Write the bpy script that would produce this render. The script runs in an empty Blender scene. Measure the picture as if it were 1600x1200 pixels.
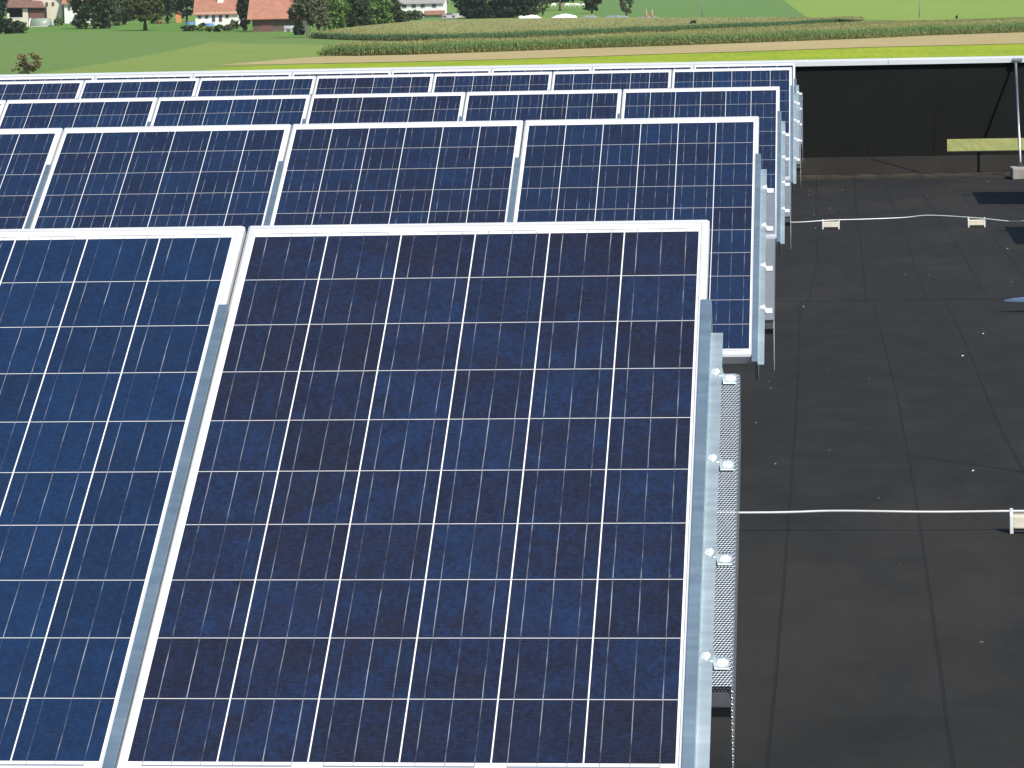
import bpy, math, random
import numpy as np
from mathutils import Vector, Matrix
R = math.radians
S = bpy.context.scene
COL = S.collection

# ------------------------------------------------------------------ camera
CAM = Vector((0.2433, -6.4044, 0.4471))
PITCH, YAW, ROLL, FPX = 0.118942, -0.1006505, -0.0199482, 4732.7
cy, sy, cp, sp, cr, sr = math.cos(YAW), math.sin(YAW), math.cos(PITCH), math.sin(PITCH), math.cos(ROLL), math.sin(ROLL)
FW = Vector((sy*cp, cy*cp, -sp)); r0 = Vector((cy, -sy, 0)); u0 = r0.cross(FW)
RT = r0*cr + u0*sr; UP = -r0*sr + u0*cr
cam = bpy.data.objects.new('camera', bpy.data.cameras.new('camera')); COL.objects.link(cam)
cam.matrix_world = Matrix(((RT.x, UP.x, -FW.x, CAM.x), (RT.y, UP.y, -FW.y, CAM.y), (RT.z, UP.z, -FW.z, CAM.z), (0, 0, 0, 1)))
cam.data.sensor_width = 36; cam.data.lens = FPX/1600*36
cam.data.clip_start = 0.1; cam.data.clip_end = 12000
S.camera = cam

# ------------------------------------------------------------------ light
SUN_AZ, SUN_EL = R(41), R(49)            # sun behind the camera, to the right
SDIR = Vector((math.sin(SUN_AZ)*math.cos(SUN_EL), -math.cos(SUN_AZ)*math.cos(SUN_EL), math.sin(SUN_EL)))
W = bpy.data.worlds.new('World'); S.world = W; W.use_nodes = True
wn = W.node_tree.nodes; wl = W.node_tree.links
bg = wn['Background']
sky = wn.new('ShaderNodeTexSky'); sky.sky_type = 'NISHITA'; sky.sun_disc = False
sky.sun_elevation = SUN_EL; sky.sun_rotation = math.pi - SUN_AZ
sky.air_density = 1.0; sky.dust_density = 0.8; sky.ozone_density = 1.2
wl.new(sky.outputs[0], bg.inputs[0]); bg.inputs[1].default_value = 0.10
sl = bpy.data.lights.new('sun', 'SUN'); sl.energy = 4.0; sl.angle = R(0.53); sl.color = (1, 0.955, 0.88)
so = bpy.data.objects.new('sun', sl); COL.objects.link(so)
so.rotation_euler = SDIR.to_track_quat('Z', 'Y').to_euler(); so.location = (20, -20, 30)
S.view_settings.view_transform = 'Standard'; S.view_settings.look = 'None'
S.view_settings.exposure = 0.5; S.view_settings.gamma = 1.0
S.view_settings.use_curve_mapping = False
try:
    S.cycles.max_bounces = 8; S.cycles.transparent_max_bounces = 16
except Exception: pass

# ------------------------------------------------------------------ naming helpers
def tag(o, label=None, cat=None, group=None, kind=None):
    if label: o['label'] = label
    if cat: o['category'] = cat
    if group: o['group'] = group
    if kind: o['kind'] = kind
    return o
def empty(name, loc=(0, 0, 0), rot=(0, 0, 0)):
    o = bpy.data.objects.new(name, None); COL.objects.link(o); o.location = loc; o.rotation_euler = rot
    o.empty_display_size = 0.1
    return o
def kids(o): return [c for c in bpy.data.objects if c.parent == o]
def copy_tree(o, parent=None, cache={}):
    c = o.copy(); COL.objects.link(c)
    if parent is not None: c.parent = parent
    if o.name not in cache: cache[o.name] = kids(o)
    for ch in cache[o.name]: copy_tree(ch, c)
    return c

class MB:
    """collects faces, builds one mesh object"""
    def __init__(s): s.v = []; s.f = []; s.mi = []; s.uv = {}
    def quad(s, pts, m=0, uv=None):
        i = len(s.v); s.v += [tuple(p) for p in pts]; s.f.append(tuple(range(i, i+len(pts)))); s.mi.append(m)
        if uv: s.uv[len(s.f)-1] = uv
    def box(s, x0, x1, y0, y1, z0, z1, m=0, T=None, bev=0.0):
        if bev > 0:
            prof = []
            P = [(x0, y0), (x1, y0), (x1, y1), (x0, y1)]
            def ring(d, z):
                return [(x0+d, y0+d, z), (x1-d, y0+d, z), (x1-d, y1-d, z), (x0+d, y1-d, z)]
            loops = [ring(bev, z0), ring(0, z0+bev), ring(0, z1-bev), ring(bev, z1)]
            s.loft(loops, m, T, caps=True); return
        c = [(x0, y0, z0), (x1, y0, z0), (x1, y1, z0), (x0, y1, z0), (x0, y0, z1), (x1, y0, z1), (x1, y1, z1), (x0, y1, z1)]
        if T: c = [tuple(T(Vector(p))) for p in c]
        i = len(s.v); s.v += c
        for f in ((3, 2, 1, 0), (4, 5, 6, 7), (0, 1, 5, 4), (1, 2, 6, 5), (2, 3, 7, 6), (3, 0, 4, 7)):
            s.f.append(tuple(i+k for k in f)); s.mi.append(m)
    def loft(s, loops, m=0, T=None, caps=False, closed=True):
        n = len(loops[0]); i = len(s.v)
        for L in loops:
            for p in L: s.v.append(tuple(T(Vector(p))) if T else tuple(p))
        for a in range(len(loops)-1):
            for k in range(n if closed else n-1):
                k2 = (k+1) % n
                s.f.append((i+a*n+k, i+a*n+k2, i+(a+1)*n+k2, i+(a+1)*n+k)); s.mi.append(m)
        if caps:
            s.f.append(tuple(i+k for k in reversed(range(n)))); s.mi.append(m)
            j = i+(len(loops)-1)*n
            s.f.append(tuple(j+k for k in range(n))); s.mi.append(m)
    def tube(s, pts, rad, n=10, m=0, caps=True):
        pts = [Vector(p) for p in pts]; loops = []
        rads = rad if hasattr(rad, '__len__') else [rad]*len(pts)
        for i, p in enumerate(pts):
            d = (pts[min(i+1, len(pts)-1)]-pts[max(i-1, 0)]).normalized()
            a = d.cross(Vector((0, 0, 1)))
            if a.length < 1e-3: a = Vector((1, 0, 0))
            a.normalize(); b = d.cross(a)
            loops.append([p+(a*math.cos(2*math.pi*k/n)+b*math.sin(2*math.pi*k/n))*rads[i] for k in range(n)])
        s.loft(loops, m, None, caps)
    def build(s, name, mats, parent=None, smooth=False):
        me = bpy.data.meshes.new(name); me.from_pydata(s.v, [], s.f)
        if not isinstance(mats, (list, tuple)): mats = [mats]
        for m in mats: me.materials.append(m)
        if len(mats) > 1: me.polygons.foreach_set('material_index', s.mi)
        if s.uv:
            L = me.uv_layers.new(name='UVMap')
            for pi, uvs in s.uv.items():
                for li, uv in zip(me.polygons[pi].loop_indices, uvs): L.data[li].uv = uv
        if smooth: me.polygons.foreach_set('use_smooth', [True]*len(me.polygons))
        me.update()
        o = bpy.data.objects.new(name, me); COL.objects.link(o)
        if parent is not None: o.parent = parent
        return o
def fast_mesh(name, verts, nquad, mats, mi=None, parent=None):
    """verts: (4*nquad,3) array of separate quads"""
    me = bpy.data.meshes.new(name)
    me.vertices.add(4*nquad); me.vertices.foreach_set('co', np.asarray(verts, np.float32).ravel())
    me.loops.add(4*nquad); me.loops.foreach_set('vertex_index', np.arange(4*nquad, dtype=np.int32))
    me.polygons.add(nquad); me.polygons.foreach_set('loop_start', np.arange(0, 4*nquad, 4, dtype=np.int32))
    try: me.polygons.foreach_set('loop_total', np.full(nquad, 4, np.int32))
    except Exception: pass
    for m in (mats if isinstance(mats, (list, tuple)) else [mats]): me.materials.append(m)
    if mi is not None: me.polygons.foreach_set('material_index', np.asarray(mi, np.int32))
    me.update(calc_edges=True); me.validate()
    o = bpy.data.objects.new(name, me); COL.objects.link(o)
    if parent is not None: o.parent = parent
    return o

# ------------------------------------------------------------------ material helpers
class NT:
    def __init__(s, name):
        s.m = bpy.data.materials.new(name); s.m.use_nodes = True
        s.t = s.m.node_tree; s.n = s.t.nodes; s.l = s.t.links
        s.b = s.n['Principled BSDF']; s.out = s.n['Material Output']
    def node(s, t, **kw):
        n = s.n.new(t)
        for k, v in kw.items(): setattr(n, k, v)
        return n
    def put(s, sock, v):
        if isinstance(v, bpy.types.NodeSocket): s.l.new(v, sock)
        elif v is not None: sock.default_value = v
    def math(s, op, a, b=None, c=None, clamp=False):
        n = s.node('ShaderNodeMath', operation=op, use_clamp=clamp)
        s.put(n.inputs[0], a); s.put(n.inputs[1], b)
        if c is not None: s.put(n.inputs[2], c)
        return n.outputs[0]
    def mix(s, f, a, b, mode='MIX'):
        n = s.node('ShaderNodeMix', data_type='RGBA', blend_type=mode)
        s.put(n.inputs[0], f); s.put(n.inputs[6], rgba(a)); s.put(n.inputs[7], rgba(b))
        return n.outputs[2]
    def noise(s, vec, scale, detail=4, rough=0.55, out=0):
        n = s.node('ShaderNodeTexNoise'); s.put(n.inputs['Vector'], vec)
        n.inputs['Scale'].default_value = scale; n.inputs['Detail'].default_value = detail; n.inputs['Roughness'].default_value = rough
        return n.outputs[out]
    def ramp(s, f, stops):
        n = s.node('ShaderNodeValToRGB'); s.put(n.inputs[0], f); e = n.color_ramp.elements
        while len(e) < len(stops): e.new(0.5)
        for k, (p, c) in enumerate(stops):
            e[k].position = p; e[k].color = rgba(c) if hasattr(c, '__len__') else (c, c, c, 1)
        return n.outputs[0]
    def coord(s, which='Object'): return s.node('ShaderNodeTexCoord').outputs[which]
    def pos(s): return s.node('ShaderNodeNewGeometry').outputs['Position']
    def scale(s, vec, sc):
        n = s.node('ShaderNodeVectorMath', operation='MULTIPLY'); s.put(n.inputs[0], vec); n.inputs[1].default_value = sc
        return n.outputs[0]
    def xyz(s, vec):
        n = s.node('ShaderNodeSeparateXYZ'); s.put(n.inputs[0], vec); return n.outputs
    def comb(s, x, y, z=0.0):
        n = s.node('ShaderNodeCombineXYZ'); s.put(n.inputs[0], x); s.put(n.inputs[1], y); s.put(n.inputs[2], z); return n.outputs[0]
    def bump(s, h, strength=0.3, dist=0.01):
        n = s.node('ShaderNodeBump'); n.inputs['Strength'].default_value = strength; n.inputs['Distance'].default_value = dist
        s.put(n.inputs['Height'], h); s.l.new(n.outputs[0], s.b.inputs['Normal'])
    def done(s, col=None, rough=None, metal=None, spec=None):
        if col is not None: s.put(s.b.inputs['Base Color'], rgba(col))
        if rough is not None: s.put(s.b.inputs['Roughness'], rough)
        if metal is not None: s.put(s.b.inputs['Metallic'], metal)
        if spec is not None: s.put(s.b.inputs['Specular IOR Level'], spec)
        return s.m
def rgba(c):
    if isinstance(c, bpy.types.NodeSocket): return c
    return (c[0], c[1], c[2], 1.0)

def var_mat(name, c1, c2, scale=3.0, rough=0.8, metal=0.0, spec=0.4, bump=0.0, bdist=0.01, detail=5):
    t = NT(name); v = t.coord()
    f = t.ramp(t.noise(v, scale, detail), [(0.3, 0.0), (0.7, 1.0)])
    if bump: t.bump(t.noise(v, scale*6, 4), bump, bdist)
    return t.done(t.mix(f, c1, c2), rough, metal, spec)

# ---- solar cells (pattern from the laminate's own UV, in metres, origin at the top left cell corner)
PU, PV, CW, CH = 0.159, 0.158, 0.951, 1.578
def cells_mat():
    t = NT('solar_laminate'); uv = t.node('ShaderNodeUVMap').outputs[0]
    u, v, _ = t.xyz(uv)
    oi = t.node('ShaderNodeObjectInfo'); orand = t.xyz(oi.outputs['Color'])[0]
    def inside(x, a, b): return t.math('MULTIPLY', t.math('GREATER_THAN', x, a), t.math('LESS_THAN', x, b))
    area = t.math('MULTIPLY', inside(u, 0, CW), inside(v, 0, CH))
    cu = t.math('FLOOR', t.math('DIVIDE', u, PU)); cv = t.math('FLOOR', t.math('DIVIDE', v, PV))
    lu = t.math('SUBTRACT', u, t.math('MULTIPLY', cu, PU)); lv = t.math('SUBTRACT', v, t.math('MULTIPLY', cv, PV))
    cell = t.math('MULTIPLY', area, t.math('MULTIPLY', t.math('LESS_THAN', lu, 0.1564), t.math('LESS_THAN', lv, 0.1564)))
    wn = t.node('ShaderNodeTexWhiteNoise', noise_dimensions='3D')
    t.put(wn.inputs['Vector'], t.comb(cu, cv, t.math('MULTIPLY', orand, 91.0)))
    rnd = wn.outputs['Value']; rc = t.xyz(wn.outputs['Color'])
    # crystal grain, shifted for each cell
    off = t.node('ShaderNodeVectorMath', operation='ADD'); t.put(off.inputs[0], uv); t.put(off.inputs[1], t.scale(wn.outputs['Color'], (7, 7, 7)))
    vo = t.node('ShaderNodeTexVoronoi'); t.put(vo.inputs['Vector'], t.scale(off.outputs[0], (1, 0.55, 1))); vo.inputs['Scale'].default_value = 150
    grain = t.xyz(vo.outputs['Color'])[0]
    big = t.noise(off.outputs[0], 14, 4, 0.6)
    val = t.math('ADD', t.math('ADD', t.math('ADD', 0.09, t.math('MULTIPLY', rnd, 0.24)), t.math('MULTIPLY', grain, 0.26)), t.math('MULTIPLY', t.ramp(big, [(0.10, 0.0), (0.90, 1.0)]), 0.46))
    # whole panels differ a little in tint
    base = t.ramp(val, [(0.18, (0.0105, 0.0098, 0.0150)), (0.5, (0.0115, 0.0152, 0.0340)), (0.82, (0.0120, 0.0260, 0.0700))])
    warm = t.mix(t.math('MULTIPLY', t.ramp(t.noise(off.outputs[0], 9, 3), [(0.44, 0.0), (0.76, 1.0)]), 0.50), base, (0.0165, 0.0138, 0.0185))
    tint = t.mix(t.math('MULTIPLY', orand, 0.62), warm, t.mix(val, (0.006, 0.013, 0.037), (0.0072, 0.034, 0.094)))
    # silver fingers: fine lines across each cell
    fw = t.math('SINE', t.math('MULTIPLY', v, 2*math.pi/0.0042))
    fing = t.math('MULTIPLY', t.math('GREATER_THAN', fw, 0.55), t.math('MULTIPLY', t.ramp(t.noise(t.scale(uv, (70, 210, 1)), 1, 2), [(0.42, 0.0), (0.78, 1.0)]), 0.34))
    c1 = t.mix(fing, tint, (0.070, 0.080, 0.115))
    # three busbars on each cell
    wob = t.math('MULTIPLY', t.math('SUBTRACT', t.noise(t.scale(off.outputs[0], (3, 12, 1)), 1, 1), 0.5), 0.0022)
    lw = t.math('ADD', lu, wob)
    bb = None
    for x in (0.0268, 0.0782, 0.1296):
        k = t.math('LESS_THAN', t.math('ABSOLUTE', t.math('SUBTRACT', lw, x)), 0.00082)
        bb = k if bb is None else t.math('MAXIMUM', bb, k)
    bri = t.ramp(t.noise(t.scale(off.outputs[0], (6, 10, 1)), 1, 3), [(0.42, 0.06), (0.68, 0.62)])
    c2 = t.mix(t.math('MULTIPLY', bb, bri), c1, (0.42, 0.45, 0.50))
    tick = t.math('MULTIPLY', bb, area)
    # white backsheet between and around the cells
    white = t.mix(t.noise(uv, 6, 2), (0.80, 0.80, 0.78), (0.72, 0.72, 0.70))
    # ribbons in the margins
    rib_t = t.math('MULTIPLY', inside(v, -0.0125, -0.0095), t.math('MULTIPLY', inside(u, 0.026, CW-0.026), t.math('GREATER_THAN', t.math('ABSOLUTE', t.math('SUBTRACT', t.math('MODULO', t.math('ADD', u, 0.159+0.0015), 0.318), 0.159)), 0.03)))
    rib_b = t.math('MULTIPLY', inside(v, CH+0.0075, CH+0.0120), t.math('MULTIPLY', inside(u, 0.026, CW-0.026), t.math('GREATER_THAN', t.math('ABSOLUTE', t.math('SUBTRACT', t.math('MODULO', t.math('ADD', u, 0.0015+0.159), 0.318), 0.159)), 0.028)))
    rise = t.math('MULTIPLY', t.math('MULTIPLY', bb, inside(u, 0, CW)), t.math('MAXIMUM', inside(v, -0.0125, 0.0), inside(v, CH, CH+0.012)))
    rb = t.math('MAXIMUM', t.math('MAXIMUM', rib_t, rib_b), t.math('MAXIMUM', rise, t.math('MULTIPLY', tick, t.math('SUBTRACT', 1.0, cell))))
    w2 = t.mix(rb, white, (0.20, 0.21, 0.25))
    gap = t.mix(t.math('MULTIPLY', area, t.math('ADD', 0.10, t.math('MULTIPLY', t.math('LESS_THAN', lu, 0.1558), 0.35))), w2, (0.42, 0.40, 0.36))
    col = t.mix(cell, gap, c2)
    # a few bird-lime and dust specks
    dn = t.node('ShaderNodeTexVoronoi'); t.put(dn.inputs['Vector'], t.comb(u, v, t.math('MULTIPLY', orand, 50.0))); dn.inputs['Scale'].default_value = 9
    spk = t.math('LESS_THAN', dn.outputs['Distance'], t.math('MULTIPLY', t.xyz(dn.outputs['Color'])[1], 0.013))
    col = t.mix(t.math('MULTIPLY', spk, 0.5), col, (0.55, 0.55, 0.52))
    t.bump(t.noise(uv, 900, 2), 0.06, 0.0008)
    t.b.inputs['IOR'].default_value = 1.45
    return t.done(col, 0.22, 0.0, 0.42)

def metal_mat(name, c, rough=0.36, streak=(3, 40, 3), amt=0.5, metal=1.0):
    t = NT(name); v = t.scale(t.coord(), streak)
    n = t.noise(v, 1.0, 5, 0.6); n2 = t.noise(t.coord(), 9, 4)
    f = t.math('ADD', t.math('MULTIPLY', n, 0.6), t.math('MULTIPLY', n2, 0.4))
    col = t.mix(t.ramp(f, [(0.35, 0.0), (0.65, 1.0)]), tuple(x*(1-0.28*amt) for x in c), c)
    ro = t.math('ADD', t.math('MULTIPLY', f, 0.22), rough-0.11)
    t.bump(n, 0.05, 0.002)
    return t.done(col, ro, metal)
def perf_mat():
    t = NT('perforated_steel'); uv = t.node('ShaderNodeUVMap').outputs[0]; u, v, _ = t.xyz(uv)
    p = 0.0068
    row = t.math('FLOOR', t.math('DIVIDE', v, p*0.866))
    sh = t.math('MULTIPLY', t.math('MODULO', row, 2.0), p*0.5)
    lu = t.math('SUBTRACT', t.math('FRACT', t.math('DIVIDE', t.math('ADD', u, sh), p)), 0.5)
    lv = t.math('MULTIPLY', t.math('SUBTRACT', t.math('FRACT', t.math('DIVIDE', v, p*0.866)), 0.5), 0.866)
    d = t.math('SQRT', t.math('ADD', t.math('MULTIPLY', lu, lu), t.math('MULTIPLY', lv, lv)))
    hole = t.math('LESS_THAN', d, 0.33)
    rim = t.math('MULTIPLY', t.math('SUBTRACT', 1.0, t.math('SMOOTH_MIN', t.math('MULTIPLY', t.math('SUBTRACT', d, 0.33), 6.0), 1.0, 0.1)), 1.0)
    t.bump(t.math('ADD', rim, t.math('MULTIPLY', t.noise(uv, 9, 3), 1.5)), 0.4, 0.0014)
    t.done(t.mix(t.noise(uv, 30, 3), (0.50, 0.55, 0.59), (0.68, 0.72, 0.75)), 0.40, 0.85)
    tr = t.node('ShaderNodeBsdfTransparent'); mx = t.node('ShaderNodeMixShader')
    t.put(mx.inputs[0], hole); t.l.new(t.b.outputs[0], mx.inputs[1]); t.l.new(tr.outputs[0], mx.inputs[2]); t.l.new(mx.outputs[0], t.out.inputs[0])
    return t.m
def roof_mat():
    t = NT('bitumen_membrane'); p = t.pos()
    n1 = t.noise(t.scale(p, (1.0, 0.35, 1)), 0.9, 5, 0.6); n2 = t.noise(t.scale(p, (1, 0.5, 1)), 6, 6, 0.65); n3 = t.noise(p, 120, 3)
    base = t.mix(t.ramp(n2, [(0.3, 0.0), (0.7, 1.0)]), (0.0140, 0.0139, 0.0125), (0.0224, 0.0220, 0.0200))
    dust = t.mix(t.math('MULTIPLY', t.ramp(n1, [(0.50, 0.0), (0.74, 1.0)]), 0.60), t.mix(t.math('MULTIPLY', t.ramp(t.noise(t.scale(p, (2.2, 9.0, 1)), 1.0, 5, 0.7), [(0.52, 0.0), (0.72, 1.0)]), 0.5), base, (0.026, 0.0255, 0.024)), (0.042, 0.036, 0.029))
    # dust swept along the foot of the parapet
    y = t.xyz(p)[1]
    foot = t.math('MULTIPLY', t.math('SUBTRACT', 1.0, t.math('MINIMUM', t.math('DIVIDE', t.math('ABSOLUTE', t.math('SUBTRACT', y, 25.15)), 0.9), 1.0)), t.ramp(n2, [(0.36, 0.0), (0.62, 1.0)]))
    c = t.mix(t.math('MULTIPLY', foot, 0.45), dust, (0.125, 0.10, 0.07))
    sp_ = t.node('ShaderNodeTexVoronoi'); t.put(sp_.inputs['Vector'], p); sp_.inputs['Scale'].default_value = 2.6
    sk = t.math('LESS_THAN', sp_.outputs['Distance'], t.math('MULTIPLY', t.xyz(sp_.outputs['Color'])[0], 0.02))
    c = t.mix(t.math('MULTIPLY', sk, 0.35), c, (0.5, 0.48, 0.44))
    t.bump(t.math('ADD', t.math('MULTIPLY', n3, 0.4), t.math('MULTIPLY', n2, 1.0)), 0.35, 0.006)
    return t.done(c, 0.82, 0.0, 0.14)

def field_mat(name, c1, c2, c3=None, sc=0.05, stripe=None, fine=1.3, bump=0.5, dist=0.15):
    t = NT(name); p = t.pos()
    a = t.noise(t.scale(p, (1, 0.3, 1)), sc, 6, 0.62); b = t.noise(t.scale(p, (1, 0.05, 1)), fine, 5, 0.7)
    col = t.mix(t.ramp(a, [(0.3, 0.0), (0.7, 1.0)]), c1, c2)
    if c3: col = t.mix(t.math('MULTIPLY', t.ramp(b, [(0.42, 0.0), (0.68, 1.0)]), 0.65), col, c3)
    if stripe:
        dx, dy, per, cs = stripe
        x, y, _ = t.xyz(p)
        s_ = t.math('ADD', t.math('MULTIPLY', x, dx), t.math('MULTIPLY', y, dy))
        s_ = t.math('ADD', s_, t.math('MULTIPLY', a, 1.5))
        w = t.math('SINE', t.math('MULTIPLY', s_, 2*math.pi/per))
        col = t.mix(t.math('MULTIPLY', t.ramp(w, [(0.35, 0.0), (0.95, 1.0)]), 0.4), col, cs)
    t.bump(b, bump, dist)
    return t.done(col, 0.9, 0.0, 0.15)
def leaf_mat(name, c1, c2, sc=0.5):
    t = NT(name); p = t.pos()
    orand = t.node('ShaderNodeObjectInfo').outputs['Random']
    f = t.ramp(t.noise(p, sc, 4, 0.6), [(0.32, 0.0), (0.68, 1.0)])
    col = t.mix(f, c1, c2)
    fine = t.noise(p, sc*7, 2)
    col = t.mix(t.math('MULTIPLY', t.ramp(fine, [(0.4, 0.0), (0.7, 1.0)]), 0.4), col, tuple(x*1.6 for x in c2))
    hv = t.node('ShaderNodeHueSaturation'); t.put(hv.inputs['Color'], col)
    t.put(hv.inputs['Value'], t.math('ADD', 0.8, t.math('MULTIPLY', orand, 0.4)))
    t.done(hv.outputs[0], 0.7, 0.0, 0.2)
    tl = t.node('ShaderNodeBsdfTranslucent'); t.l.new(hv.outputs[0], tl.inputs[0])
    mx = t.node('ShaderNodeMixShader'); mx.inputs[0].default_value = 0.22
    t.l.new(t.b.outputs[0], mx.inputs[1]); t.l.new(tl.outputs[0], mx.inputs[2]); t.l.new(mx.outputs[0], t.out.inputs[0])
    return t.m

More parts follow.
